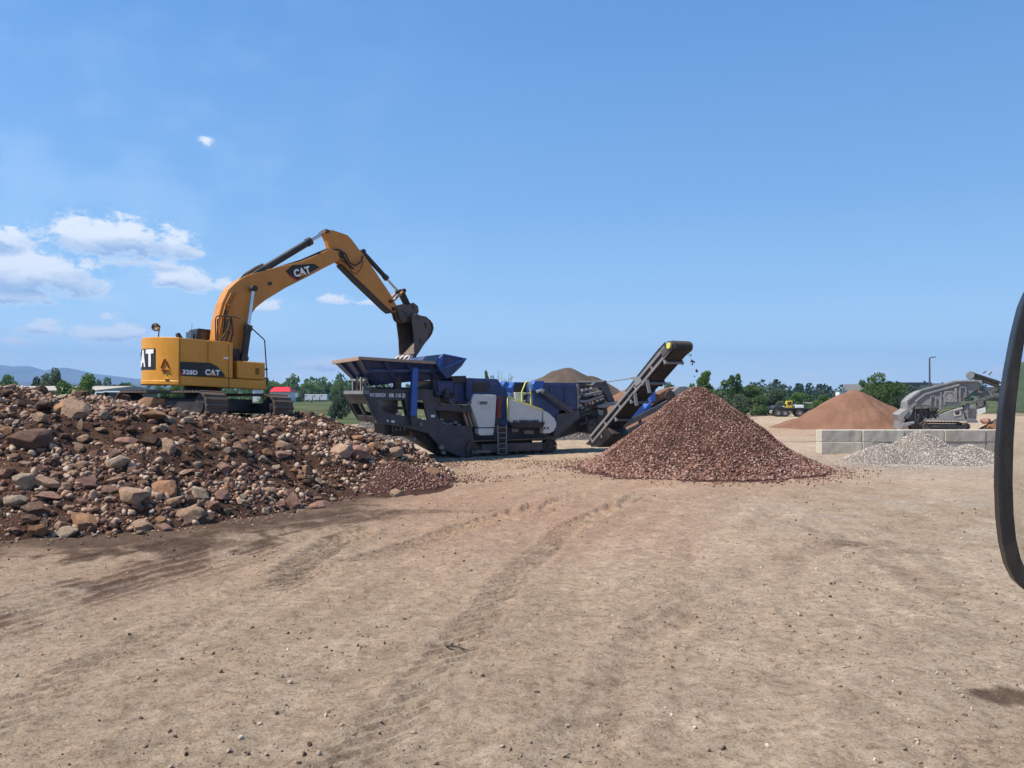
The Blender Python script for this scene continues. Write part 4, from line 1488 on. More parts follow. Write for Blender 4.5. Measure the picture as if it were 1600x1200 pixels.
m1 = MB().tube([p0, p1, p2, p3_], .02, 8)
o = m1.build('mirror_arm', BLACKP, ex)
pm = EX.p3(243.5, 511, -.2)
mm = MB()
ax_ = Vector((-.35, -.85, -.25))
mm.tube([pm - ax_ * .05, pm, pm + ax_ * .03], .10, 20, r1=.14)
mm.build('rear_mirror', BLACKP, o, smooth_angle=40)
MB().tube([pm + ax_ * .031, pm + ax_ * .036], .115, 20).build('mirror_glass', MIRROR, o)
hr = MB()
hr.tube([EX.p3(337, 532, -.9), EX.p3(336.5, 500, -.9), EX.p3(338, 494.5, -.9), EX.p3(342, 493.5, -.9), EX.p3(366, 495, -.9), EX.p3(377, 498, -1.1), EX.p3(388, 508, -1.38), EX.p3(411, 529, -1.38), EX.p3(413.5, 532, -1.38), EX.p3(416.5, 578, -1.38), EX.p3(417.5, 598, -1.38)], .022, 8)
hr.tube([EX.p3(340, 532, -.9), EX.p3(339.5, 498, -.9)], .018, 8)
hr.tube([EX.p3(411, 577, -1.38), EX.p3(418, 577, -1.38)], .03, 8)
hr.tube([EX.p3(413, 591, -1.38), EX.p3(418, 591, -1.38), EX.p3(417, 602, -1.38)], .03, 8)
hr.build('hand_rail', BLACKP, ex, smooth_angle=50)

# boom, stick, bucket: all in the machine's middle plane
BV = .30
boom_poly = [(340, 560), (337, 530), (340, 500), (347, 473), (357, 452), (370, 440), (384, 431), (420, 420.5), (470, 408.5), (500, 396), (512, 390), (523, 389), (530, 394), (533, 403), (528, 408),
             (508, 418), (480, 433), (446, 450), (415, 469), (401, 480), (393, 491), (386, 508), (380, 532), (374, 566)]
bo = MB().prism(EX.poly(boom_poly, -BV), -BV, BV)
boom = bo.build('boom', YEL_ARM, ex, bevel=.025)
bp = MB().tube([EX.p3(366, 562, 0) + Vector((0, -.5, 0)), EX.p3(366, 562, 0) + Vector((0, .5, 0))], .14, 18)
bp.prism(EX.poly([(358, 575), (360, 545), (374, 545), (384, 575)], -.44), -.44, -.36)
bp.prism(EX.poly([(358, 575), (360, 545), (374, 545), (384, 575)], .36), .36, .44)
bp.build('boom_foot', STEEL_DK, ex, bevel=.02)
for (px, py, rr_) in ((396, 451, .10), (421.5, 443, .07)):
    p = EX.p3(px, py, -BV)
    MB().tube([(p.x, -BV - .05, p.z), (p.x, BV + .05, p.z)], rr_, 16).build('pin', STEEL_DK, boom, smooth_angle=40)
pl = MB().prism(EX.poly([(446, 424), (457, 414.5), (490, 412), (499.5, 417.5), (483, 427), (466, 437.5), (460, 436)], -BV - .008), -BV - .012, -BV + .01)
pl.build('decal', DECAL, boom)
side_text('CAT', 472, 425, 10.5, -BV - .02, boom, WHITE_L, ang_deg=19.5, sx=.9)
MB().prism(EX.poly([(467, 433.5), (477, 429), (470.5, 426)], -BV - .02), -BV - .030, -BV - .017).build('emblem_triangle', YEL, boom)
MB().prism(EX.poly([(450, 428), (466, 437.5), (463, 438.8), (452, 431)], -BV - .008), -BV - .014, -BV + .01).build('decal_edge', RED_L, boom)
# top seam plate and hoses on the boom
for dv, off in ((-.22, 0), (-.12, 2), (-.02, 1), (.10, 3)):
    MB().tube([EX.p3(349 + off, 520, dv - .14), EX.p3(352 + off, 492, dv - .14), EX.p3(358 + off, 466, dv), EX.p3(368 + off, 444 - off * .4, dv), EX.p3(381, 430 - off * .4, dv), EX.p3(400, 420 - off, dv), EX.p3(411, 414 - off * .6, dv)], .028, 7).build('hose', RUBBER, boom, smooth_angle=60)
MB().tube([EX.p3(352, 505, -.40), EX.p3(358, 520, -.5), EX.p3(350, 540, -.5), EX.p3(347, 552, -.45)], .03, 7).build('hose', RUBBER, boom, smooth_angle=60)
MB().tube([EX.p3(361, 496, -.40), EX.p3(364, 520, -.52), EX.p3(357, 545, -.5)], .03, 7).build('hose', RUBBER, boom, smooth_angle=60)
MB().tube([EX.p3(360, 500, -.42), EX.p3(357, 515, -.5), EX.p3(343, 535, -.5), EX.p3(345, 552, -.4)], .035, 7).build('hose', RUBBER, boom, smooth_angle=60)
MB().tube([EX.p3(430, 419, -.2), EX.p3(470, 407, -.2), EX.p3(496, 395.5, -.2), EX.p3(510, 389.5, -.2), EX.p3(530, 390, -.34), EX.p3(540, 397, -.36), EX.p3(546, 410, -.36), EX.p3(555, 415, -.36), EX.p3(564, 409, -.34), EX.p3(567, 400, -.30)], .035, 7).build('hose', RUBBER, boom, smooth_angle=60)
MB().tube([EX.p3(533, 405, -.36), EX.p3(545, 415, -.38), EX.p3(549, 425, -.38), EX.p3(557, 428, -.38), EX.p3(563, 421, -.36), EX.p3(568, 408, -.34)], .018, 7).build('hose', RUBBER, boom, smooth_angle=60)
MB().tube([EX.p3(536, 400, -.36), EX.p3(543, 412, -.36), EX.p3(552, 420, -.36)], .045, 7).build('hose', RUBBER, boom, smooth_angle=60)
pp_ = MB()
for off in (0, 4, 8):
    pp_.tube([EX.p3(343 + off, 520, -BV - .03), EX.p3(346 + off, 500, -BV - .03), EX.p3(352 + off, 477, -BV - .03), EX.p3(361 + off, 458, -BV - .03)], .022, 6)
for (a_, b_) in (((341, 512), (357, 516)), ((345, 495), (361, 499)), ((352, 474), (367, 480))):
    pp_.bar(EX.p3(*a_, -BV - .045), EX.p3(*b_, -BV - .045), .03, .06)
pp_.build('steel_pipes', YEL_ARM, boom, smooth_angle=60)


def cylinder(name, p_base, p_rodend, frac, r_body, r_rod, parent):
    p_base, p_rodend = Vector(p_base), Vector(p_rodend)
    m = p_base + (p_rodend - p_base) * frac
    d = (p_rodend - p_base).normalized()
    b = MB().tube([p_base, m], r_body, 18).tube([m - d * .16, m + d * .03], r_body * 1.22, 18)
    b.tube([p_base + Vector((0, -.13, 0)), p_base + Vector((0, .13, 0))], r_body * 1.05, 14)
    o = b.build(name, BLACKP, parent, smooth_angle=40)
    rd = MB().tube([m, p_rodend], r_rod, 16)
    rd.build('piston_rod', CHROME, o, smooth_angle=40)
    e = MB().tube([p_rodend + Vector((0, -.15, 0)), p_rodend + Vector((0, .15, 0))], r_rod * 1.7, 14)
    e.build('rod_eye', STEEL_DK, o, smooth_angle=40)
    return o


for v in (-.52, .52):
    a_, b_ = EX.p3(381, 560, -.52), EX.p3(396, 451, -.52)
    cylinder('boom_cylinder', (a_.x, v, a_.z), (b_.x, v, b_.z), .46, .125, .062, ex)
a_, b_ = EX.p3(386, 436, 0), EX.p3(507.5, 363, 0)
cylinder('stick_cylinder', a_, b_, .80, .135, .065, boom)
br = MB()
for v in (-.17, .12):
    br.prism(EX.poly([(377, 438), (386, 428), (394, 432), (392, 440), (386, 444)], 0), v, v + .05)
br.build('cylinder_bracket', YEL_ARM, boom)

SV = .20
stick_poly = [(507, 361.5), (510, 358.5), (523, 360), (543, 367), (550, 374), (563, 391.5), (571, 401), (575, 406.5), (612, 462), (621, 479), (620, 487.5), (613, 487), (606, 481), (560, 437), (534, 412), (526, 405), (519, 394), (516.5, 386), (513.5, 375)]
stick = MB().prism(EX.poly(stick_poly, -SV), -SV, SV).build('stick', YEL_ARM, ex, bevel=.025)
for px, py, rr_ in ((531, 399, .12), (615, 483, .09), (609.5, 471, .07), (510, 362, .07)):
    p = EX.p3(px, py, -SV)
    MB().tube([(p.x, -SV - .12, p.z), (p.x, SV + .12, p.z)], rr_, 16).build('pin', STEEL_DK, stick, smooth_angle=40)
# dark wear strip along the under edge of the stick
MB().prism(EX.poly([(534, 412.5), (560, 437.5), (606, 481.5), (613, 488), (610, 489.5), (603, 484), (557, 440), (532, 414.5)], -SV + .02), -SV + .02, SV - .02).build('under_plate', STEEL_DK, stick)
a_, b_ = EX.p3(566, 393.5, 0), EX.p3(623, 456, 0)
cylinder('bucket_cylinder', a_, b_, .66, .10, .052, stick)
lk = MB()
for v in (-.27, .20):
    a_, b_, c_ = EX.p3(611, 470, 0), EX.p3(626, 455, 0), EX.p3(638, 481, 0)
    lk.bar((a_.x, v + .035, a_.z), (b_.x, v + .035, b_.z), .07, .12, up=(0, 1, 0))
lk.build('link_lever', YEL_ARM, stick)
lk = MB()
for v in (-.17, .10):
    lk.bar((b_.x, v + .035, b_.z), (c_.x, v + .035, c_.z), .07, .17, up=(0, 1, 0))
lk.tube([(b_.x, -.30, b_.z), (b_.x, .30, b_.z)], .09, 14)
lk.build('link', STEEL_DK, stick)
# quick coupler between stick and bucket
qc = MB()
qp = [(613, 481), (622, 476), (633, 477), (640, 473.5), (647, 479), (648.5, 487), (645, 495), (638, 503), (626, 505), (620, 499), (618, 491)]
for v0, v1 in ((-.30, -.20), (-.05, .05), (.20, .30)):
    qc.prism(EX.poly(qp, 0), v0, v1)
qc.prism(EX.poly([(617, 486), (624, 482), (636, 484), (643, 488), (637, 499), (627, 501)], 0), -.2, .2)
for px, py in ((625, 486), (641, 480), (639, 495), (630, 492)):
    p = EX.p3(px, py, 0)
    qc.tube([(p.x, -.36, p.z), (p.x, .36, p.z)], .085, 12)
qc.build('quick_coupler', BUCKET, ex, bevel=.015)

BW = .62
bside = [(643.5, 494), (650, 490), (658, 493), (666, 494.5), (672.5, 500), (676.5, 506), (677.8, 513), (675.5, 521), (670.5, 529), (663, 538), (655.5, 550), (651, 556), (648.5, 551), (648, 541), (647.5, 529), (646, 516), (644.5, 505)]
P2 = EX.poly(bside, -BW)
bk = MB()
bk.prism(P2, -BW, -BW + .05).prism(P2, BW - .05, BW)
# shell: skin following the back of the side plate
back = P2[0:12]
cx_ = sum(p[0] for p in P2) / len(P2)
cz_ = sum(p[1] for p in P2) / len(P2)
inner = [(p[0] + (cx_ - p[0]) * .07, p[1] + (cz_ - p[1]) * .07) for p in back]
bk.prism(back + inner[::-1], -BW + .02, BW - .02)
bkt = bk.build('bucket', BUCKET, ex, bevel=.012)
lipA, lipB = P2[11], P2[13]
MB().prism([(lipA[0] + .03, lipA[1]), (lipA[0] + .05, lipA[1] + .07), (lipA[0] - .20, lipA[1] + .02), (lipA[0] - .22, lipA[1] - .04)], -BW - .01, BW + .01).build('lip_plate', TOOTH, bkt, bevel=.01)
wr = MB().prism(EX.poly([(655, 529), (656.5, 528), (659, 536), (657.5, 537.5)], -BW - .02), -BW - .025, -BW).prism(EX.poly([(663, 505), (666, 504), (668, 512), (665, 513)], -BW - .02), -BW - .02, -BW)
wr.prism(EX.poly([(672.5, 500), (676.5, 506), (677.8, 513), (675.5, 521), (670.5, 529), (668.5, 528), (673.5, 520), (675.6, 513), (674.4, 507), (671, 502)], -BW - .03), -BW - .03, -BW + .01)
wr.build('wear_plate', STEEL_DK, bkt)
for i in range(4):
    v = -BW + .09 + i * (2 * BW - .18) / 3
    tth = MB()
    a0 = Vector((lipA[0] - .16, v, lipA[1] - .01))
    tip = Vector((lipA[0] - .42, v, lipA[1] - .20))
    w0, w1 = .085, .028
    vs = []
    for q, w_, th in ((a0 + Vector((.10, 0, .03)), w0, .075), (a0, w0, .065), (tip, w1, .016)):
        for (sx_, sz_) in ((-1, -1), (1, -1), (1, 1), (-1, 1)):
            vs.append(q + Vector((sz_ * th * -.3, sx_ * w_, sz_ * th)))
    fs = [(3, 2, 1, 0), (8, 9, 10, 11)]
    for k in (0, 4):
        for j in range(4):
            fs.append((k + j, k + (j + 1) % 4, k + (j + 1) % 4 + 4, k + j + 4))
    tth.add(vs, fs)
    o = tth.build('bucket_tooth', TOOTH, bkt, bevel=.008)
    MB().box((a0.x - .02, v - .105, a0.z - .07), (a0.x + .14, v + .105, a0.z + .09)).build('tooth_adapter', BUCKET, o, bevel=.015)

# ------------------------------------------------------------------ mobile crusher
CR = Frame(-6.04, 31.0, R(30))
W = 2.55
cr = thing('mobile_crusher', 'dark grey and blue tracked rock crusher with white side panels and a blue feed hopper', 'rock crusher', (CR.o[0], CR.o[1], 0), CR.h)


def plate(mb, pts, v0, v1, holes=(), vref=None):
    vr = v0 if vref is None else vref
    return mb.prism(CR.poly(pts, vr), v0, v1, [CR.poly(h, vr) for h in holes])


# feed frame: two side plates with cut-outs, cross members, sloped rear
side_out = [(569, 609.5), (676, 610.5), (677, 619), (689, 629), (737, 634), (742, 645), (737, 646), (680, 639.5), (686, 655), (694, 664), (737, 666), (742, 692), (726, 716), (718, 713), (690, 701), (668, 676), (640, 668), (590, 659.5), (578, 640)]
win1 = [(589, 625), (632, 625), (638, 651), (615, 647), (601, 643.5)]
win2 = [(652, 626), (661, 626), (668.5, 657), (652, 653)]
sd = MB()
plate(sd, side_out, 0, .07, (win1, win2))
P_ = CR.poly(side_out, 0)
sd.prism(P_, W - .07, W, [CR.poly(win1, 0), CR.poly(win2, 0)])
fr_ = sd.build('feed_frame', GREY_D, cr, bevel=.01)
fl = MB()
plate(fl, [(589, 623.5), (634, 623.5), (634, 625), (589, 625)], -.03, .1)
plate(fl, [(637, 626), (640, 626), (645, 653), (642, 652)], -.025, .12)
plate(fl, [(569, 608), (676, 609), (676, 612), (569, 611.5)], -.05, .12)
plate(fl, [(680, 637), (738, 638.5), (740, 642), (681, 641)], -.05, .2)
plate(fl, [(588, 657), (640, 666), (669, 674), (668, 677), (640, 669.5), (588, 660.5)], -.04, .14)
fl.build('frame_flange', GREY_D, fr_)
# inner machinery behind the windows: feeder trough and cross bars
inn = MB()
u0, z0 = CR.uz(577, 618)
u1, z1 = CR.uz(737, 630)
inn.box((u0 + .5, .4, z0 - .1), (u1, W - .4, z0 + .35))
inn.box((u0 + 1.25, .5, z0 - .75), (u0 + 1.45, W - .1, z0))
for k in range(2):
    inn.box((u0 + .9 + 1.1 * k, .08, z0 - .62), (u0 + 1.02 + 1.1 * k, W - .08, z0 - .5))
inn.build('feeder_trough', BLACKP, cr, bevel=.02)
a_, b_ = CR.uz(608.5, 626, W), CR.uz(608.5, 644, W)
MB().box((a_[0] - .1, W - .35, b_[1] - .1), (a_[0] + .1, W - .15, a_[1] + .4)).build('far_column', BLUE_B, cr)
re_ = MB()
zT = CR.uz(569, 610)[1]
zt2 = CR.uz(569, 616.5)[1]
re_.box((-.03, -.02, zt2), (.14, W + .02, zT))
rear_top, rear_bot = (0.0, zt2), CR.uz(591, 661)
for v0, v1 in ((0, .32), (1.1, 1.45), (W - .32, W)):
    re_.prism([rear_top, (rear_top[0] + .1, rear_top[1]), (rear_bot[0] + .1, rear_bot[1]), rear_bot], v0, v1)
mx = lambda f: (rear_top[0] + (rear_bot[0] - rear_top[0]) * f, rear_top[1] + (rear_bot[1] - rear_top[1]) * f)
for f0, f1 in ((0, .34), (.76, 1.0)):
    p, q = mx(f0), mx(f1)
    re_.prism([p, (p[0] + .09, p[1]), (q[0] + .09, q[1]), q], .3, W - .3)
re_.build('rear_end', GREY_D, cr, bevel=.02)
MB().box((-.05, .0, zt2 + .02), (-.028, W, zT - .02)).build('rear_beam', GREY_L, cr)
plate(MB(), [(569, 610), (577, 610), (577, 616), (569, 616)], -.055, -.02).build('beam_end', GREY_L, cr)
rl = MB()
for v in (.25, .55, 1.6):
    rl.box((.05, v, zT), (.20, v + .13, zT + .42))
rl.tube([(.1, .1, zT + .4), (.1, 1.9, zT + .45)], .07, 10)
rl.box((-.02, .35, zT + .3), (.3, .5, zT + .55))
rl.build('rear_lamp_bracket', GREY_L, cr, bevel=.01)
ar = MB()
ar.tube([CR.p3(541, 604, 2.2), CR.p3(528, 580, 2.2)], .012, 5)
ar.tube([CR.p3(543, 604, 2.1), CR.p3(537, 588, 2.1)], .012, 5)
ar.build('whip_aerial', BLACKP, cr)
side_text('MOBIREX', 590.5, 617.4, 5.6, -.012, cr, WHITE_L, bold=False, fr=CR, ang_deg=-1.2, sx=.78)
side_text('MR 110 Zi', 620.5, 618.2, 5.6, -.012, cr, WHITE_L, fr=CR, ang_deg=-1.2, sx=.70)
lb = MB()
for q in ([(611, 656.5), (616, 657), (616, 660.5), (611, 660)], [(673, 648), (679, 648.3), (679, 652), (673, 651.7)], [(604, 656), (606, 655.5), (607, 659), (604.5, 659)]):
    plate(lb, q, -.075, -.04, vref=-.04)
lb.build('label_plate', WHITE_L, cr)
ey = MB()
for px, py, r_ in ((690, 699, .11), (693, 707, .08), (647, 686, .07), (657, 663, .07)):
    p = CR.p3(px, py, -.04)
    ey.tube([(p.x, -.10, p.z), (p.x, .05, p.z)], r_, 14)
ey.build('lifting_eye', GREY_L, cr, smooth_angle=40)
# supports between frame and hopper, lower struts
for px0, px1, v in ((618, 624, .15), (676, 684, .15), (560, 566, .8)):
    p, q = CR.p3(px0, 612, v), CR.p3(px1, 585, v)
    MB().box((p.x, v, p.z), (q.x + .1, v + .3, q.z)).build('hopper_support', STEEL_DK, cr, bevel=.015)
ds = MB()
plate(ds, [(602, 661), (640, 668), (640, 680), (622, 682), (603, 678)], .5, 1.9)
plate(ds, [(601, 664), (606, 664), (606, 681), (601, 680)], .2, .4)
plate(ds, [(614, 665), (618, 666), (618, 682), (614, 682)], .15, .35)
plate(ds, [(640, 668), (668, 676), (692, 700), (726, 716), (726, 722), (700, 713), (676, 700), (648, 684)], .5, 2.0)
ds.build('chassis', STEEL_DK, cr, bevel=.015)
cb = MB()
for k in range(4):
    plate(cb, [(612 + 6 * k, 668), (615 + 6 * k, 668), (615 + 6 * k, 673), (612 + 6 * k, 673)], .42, .5)
cb.build('coupling_block', GREY_L, cr)
# feed hopper: flared walls with a worn rim
ov = .46
T0 = CR.uz(563.5, 560, -ov)
T1 = CR.uz(680, 567.5, -ov)
B0 = CR.uz(566, 602, .25)
B1 = CR.uz(690, 592, .25)
B0 = (B0[0] + .15, B0[1])
hz = lambda v: 0
th = .09
hp = MB()


def quad_wall(mb, a, b, c, d, t):
    """a slab through four corners, thickness t"""
    a, b, c, d = map(Vector, (a, b, c, d))
    n = (b - a).cross(d - a).normalized() * t
    vs = [a, b, c, d, a + n, b + n, c + n, d + n]
    mb.add(vs, [(0, 1, 2, 3), (7, 6, 5, 4), (0, 4, 5, 1), (1, 5, 6, 2), (2, 6, 7, 3), (3, 7, 4, 0)])


nt0, nt1 = (T0[0], -ov, T0[1]), (T1[0], -ov, T1[1])
ft0, ft1 = (T0[0] - .05, W + ov, T0[1] - .04), (T1[0], W + ov, T1[1])
nb0, nb1 = (B0[0] + .35, .30, B0[1]), (B1[0], .30, B1[1])
fb0, fb1 = (B0[0] + .35, W - .30, B0[1]), (B1[0], W - .30, B1[1])
quad_wall(hp, nt0, nt1, nb1, nb0, th)
quad_wall(hp, ft1, ft0, fb0, fb1, th)
quad_wall(hp, ft0, nt0, nb0, fb0, th)
quad_wall(hp, nb0, nb1, fb1, fb0, th)
hop = hp.build('feed_hopper', BLUE_D, cr)
rb_ = MB()
for f in (.05, .32, .62, .92):
    a, b = Vector(nt0).lerp(Vector(nt1), f), Vector(nb0).lerp(Vector(nb1), f)
    rb_.bar(a + Vector((0, -.02, -.05)), b + Vector((0, -.04, 0)), .10, .16, up=(1, 0, 0))
rb_.bar(Vector(nt0).lerp(Vector(nb0), .45) + Vector((0, -.05, 0)), Vector(nt1).lerp(Vector(nb1), .45) + Vector((0, -.05, 0)), .09, .12)
for f in (.3, .7):
    a, b = Vector(nt0).lerp(Vector(ft0), f), Vector(nb0).lerp(Vector(fb0), f)
    rb_.bar(a + Vector((-.03, 0, -.05)), b + Vector((-.03, 0, 0)), .1, .12, up=(0, 1, 0))
rb_.build('wall_rib', BLUE_D, hop)
rm = MB()
rm.bar(Vector(nt0) + Vector((0, 0, .01)), Vector(nt1) + Vector((0, 0, .02)), .16, .12)
rm.bar(Vector(nt0) + Vector((-.02, 0, .0)), Vector(ft0) + Vector((-.02, 0, .0)), .14, .16)
rm.bar(ft0, ft1, .14, .10)
rm.build('worn_rim', RIMTAN, hop, bevel=.015)
# folded front guard plate of the hopper
gd = MB()
gp_ = [(680, 567), (691.5, 553), (695, 553.3), (729.5, 560.5), (722, 572), (705, 588), (699, 592), (686, 578)]
G = [CR.p3(px, py, -.55) for px, py in gp_]
g2 = [Vector((p.x + .12, W + .45, p.z)) for p in G]
gd.add(G + g2, [tuple(range(8)), tuple(range(15, 7, -1))] + [(i, i + 8, (i + 1) % 8 + 8, (i + 1) % 8) for i in range(8)])
gdo = gd.build('front_guard', BLUE_D, hop, bevel=.03)
fm = MB()
plate(fm, [(681, 567.5), (691.5, 553.5), (687.5, 576.5)], -.60, -.56, vref=-.56)
fm.build('guard_lit_face', BLUE_B, gdo)  # brighter blue puts the light on the guard's left face into the paint
fm = MB()
for q0, q1 in (((692, 554), (688, 577)), ((688, 577), (727, 561)), ((693, 553.5), (729, 561))):
    fm.bar(CR.p3(*q0, -.6), CR.p3(*q1, -.6), .05, .05)
fm.build('guard_fold', BLUE_B, gdo)
# folding cylinder column in front of the frame
p, q = CR.uz(642, 574, -.18), CR.uz(650, 650, -.18)
MB().prism(CR.poly([(643, 574), (652, 574), (649.5, 650.5), (640.5, 650)], -.18), -.30, -.10).build('support_column', BLUE_B, cr, bevel=.03)
p = CR.p3(644, 655, -.15)
MB().prism(CR.poly([(640.5, 650.5), (647, 650.5), (646, 663), (641.5, 664)], -.18), -.27, -.06).build('column_foot', GREY_D, cr, bevel=.02)

# crusher housing
hb = MB()
plate(hb, [(677, 594), (709, 595), (709, 614), (700, 618), (681, 617)], .1, W - .1)
plate(hb, [(729, 592.5), (733, 590.5), (777, 592), (782, 598), (786, 606), (787, 625), (737, 630), (729, 624)], .0, W)
plate(hb, [(709, 597), (731, 597), (731, 632), (709, 630)], .25, W - .2)
hbo = hb.build('crusher_housing', BLUE_D, cr, bevel=.03)
hd = MB()
plate(hd, [(704, 587.5), (728, 587), (731, 597), (709, 598)], .1, W - .3)
plate(hd, [(739, 597), (764, 597.5), (764, 612), (739, 612)], -.03, .1)
plate(hd, [(696, 606), (703, 606), (703, 622), (694, 622)], -.05, .3)
hd.build('housing_cover', BLACKP, cr, bevel=.02)
hl = MB()
plate(hl, [(683, 597), (705, 597.5), (704, 612), (684, 612)], .02, .12)
plate(hl, [(766, 599), (777, 599), (777, 612), (763, 612)], -.04, .02)
hl.build('housing_panel', BLUE_D, hbo, bevel=.02)
hk = MB()
p = CR.p3(769, 591, .2)
hk.tube([p + Vector((-.07, 0, -.02)), p + Vector((-.05, 0, .10)), p + Vector((.05, 0, .10)), p + Vector((.07, 0, -.02))], .025, 7)
hk.build('lifting_lug', BLUE_D, hbo)
mt = MB()
p = CR.p3(708, 624.5, -.1)
mt.tube([(p.x - .05, -.05, p.z), (p.x - .05, .6, p.z)], .20, 20)
plate(mt, [(695, 617), (711, 617), (711, 629), (696, 629)], .05, .6)
mto = mt.build('drive_motor', BLACKP, cr, smooth_angle=40)
MB().tube([(p.x - .03, -.10, p.z - .03), (p.x - .03, -.04, p.z - .03)], .12, 18).build('motor_hub', paint('hub_violet', (.10, .09, .22), .3, .1), mto, smooth_angle=40)
lw = MB()
plate(lw, [(684, 641), (738, 642), (746, 668), (742, 692), (694, 690), (690, 664)], .5, W - .5)
lw.build('crusher_outlet', STEEL_DK, cr)
lw = MB()
for x0 in (684, 690, 696, 702):
    plate(lw, [(x0 + 38, 640), (x0 + 41, 640), (x0 + 50, 667), (x0 + 47, 667)], .2, .35)
lw.build('deflector_plate', RIMTAN, cr)
rk = MB()
for px, py in ((687, 660), (692, 661), (689, 655), (697, 663), (703, 662), (711, 660), (716, 664)):
    p = CR.p3(px, py, .3)
    rk.box((p.x - .08, .2, p.z - .06), (p.x + .08, .4, p.z + .05), None)
rk.build('bracket', GREY_M, cr, bevel=.02)
# white side panels
wp = MB()
plate(wp, [(740, 616.5), (743, 615.5), (774, 617), (776, 619), (773, 667.5), (748, 668), (735, 631)], -.14, .25)
o = wp.build('side_panel', WHITEP, cr, bevel=.035)
tag(o, 'taller white panel with a small black EVO mark')
wp = MB()
plate(wp, [(747.5, 669.5), (772.5, 669), (771, 679), (768, 680), (751, 680.5), (747.5, 678)], -.13, .25)
wp.build('side_panel', WHITEP, cr, bevel=.02)
side_text('EVO', 755.5, 630.3, 4.2, -.155, cr, DECAL, fr=CR, shear=.25)
fm = MB()
for q0, q1 in (((746.5, 628.5), (748.5, 632.5)), ((746.5, 627.5), (761.5, 628)), ((761.5, 628), (760.5, 631))):
    fm.bar(CR.p3(*q0, -.15), CR.p3(*q1, -.15), .012, .02, up=(0, 1, 0))
fm.build('emblem_frame', DECAL, cr)
wp = MB()
plate(wp, [(795.5, 625), (797, 623), (847, 640), (847, 660.5), (798, 660.5), (795.5, 656)], -.14, .2)
wp.build('side_panel', WHITEP, cr, bevel=.03)
wp = MB()
plate(wp, [(849, 641), (855, 643.5), (861, 648), (863, 651), (866, 652.5), (869.5, 660), (869, 667.5), (867, 670), (866, 673), (859, 677), (849, 677.5)], -.14, .2)
wp.build('side_panel', WHITEP, cr, bevel=.03)
side_text('KLEEMANN', 822, 658.6, 4.0, -.155, cr, DECAL, fr=CR, sx=1.45)
fm = MB()
for px in (851, 856):
    p = CR.p3(px, 669, -.15)
    fm.tube([(p.x, -.16, p.z), (p.x, -.13, p.z)], .05, 12)
fm.build('bolt_hole', DECAL, cr)
# red post and blue recess between the panels
rp = MB()
plate(rp, [(778.5, 618), (783.5, 619), (783, 653), (777.5, 653)], -.02, .3)
rp.build('red_post', REDP, cr, bevel=.01)
rc = MB()
plate(rc, [(782, 603), (789, 606), (794, 618), (793.5, 656), (783, 656)], .1, 1.0)
plate(rc, [(783, 655), (795, 655), (796, 665), (783, 665)], .0, 1.0)
rc.build('access_recess', BLUE_D, cr, bevel=.01)
tp_ = MB()
plate(tp_, [(786, 601), (788.5, 597), (791, 595), (796, 600), (793, 607), (799, 606), (803, 597), (805, 598), (801, 614), (792, 612), (787, 609)], .5, .9)
plate(tp_, [(802, 597), (830, 597), (830, 618), (802, 618)], .9, 1.8)
o = tp_.build('blue_tarpaulin', BLUE_B, cr, bevel=.02)
fm = MB()
plate(fm, [(803, 598), (829, 598), (829, 621), (803, 621)], .8, .89)
fm.build('rear_screen', BLACKP, cr)
fm = MB()
plate(fm, [(804.5, 613), (822, 613), (822, 627), (806, 627)], .3, .7)
fm.build('control_box', WHITEP, cr, bevel=.02)
fm = MB()
plate(fm, [(818, 617), (822, 617), (822, 625), (818, 625)], .27, .31)
fm.build('control_screen', DECAL, cr)
# power house at the front
ph = MB()
plate(ph, [(833, 603), (836, 597.5), (903.5, 598), (904.5, 640), (874, 641), (874, 655), (833, 644)], .15, W)
pho = ph.build('engine_house', BLUE_D, cr, bevel=.04)
pl_ = MB()
for a, b, c_, d in ((859, 600.5, 879, 633), (882, 600.5, 900, 633)):
    plate(pl_, [(a, b), (c_, b + .3), (c_, d), (a, d)], .12, .2)
for k in range(7):
    plate(pl_, [(868, 604 + 4.4 * k), (898, 604.3 + 4.4 * k), (898, 605.3 + 4.4 * k), (868, 605 + 4.4 * k)], .10, .14)
pl_.build('louvre_door', BLUE_D, pho, bevel=.01)
pl_ = MB()
plate(pl_, [(832.5, 600), (836, 595), (851, 595), (850, 600), (847.5, 612), (833, 611)], .05, .5)
pl_.build('corner_hood', BLUE_B, pho, bevel=.03)
fm = MB()
plate(fm, [(838, 610), (848, 607), (849, 611), (840, 614)], -.02, .1)
fm.build('lamp_box', WHITEP, pho, bevel=.02)
plate(MB(), [(901.5, 600), (905, 600), (905, 638), (902, 638)], .08, .2).build('corner_post', GREY_M, pho)
bm_ = MB()
bm_.bar(CR.p3(848, 611, -.02), CR.p3(893, 643, -.02), .16, .20)
bm_.bar(CR.p3(846, 614, -.08), CR.p3(889, 646, -.08), .05, .06)
bm_.build('diagonal_beam', GREY_D, cr, bevel=.015)
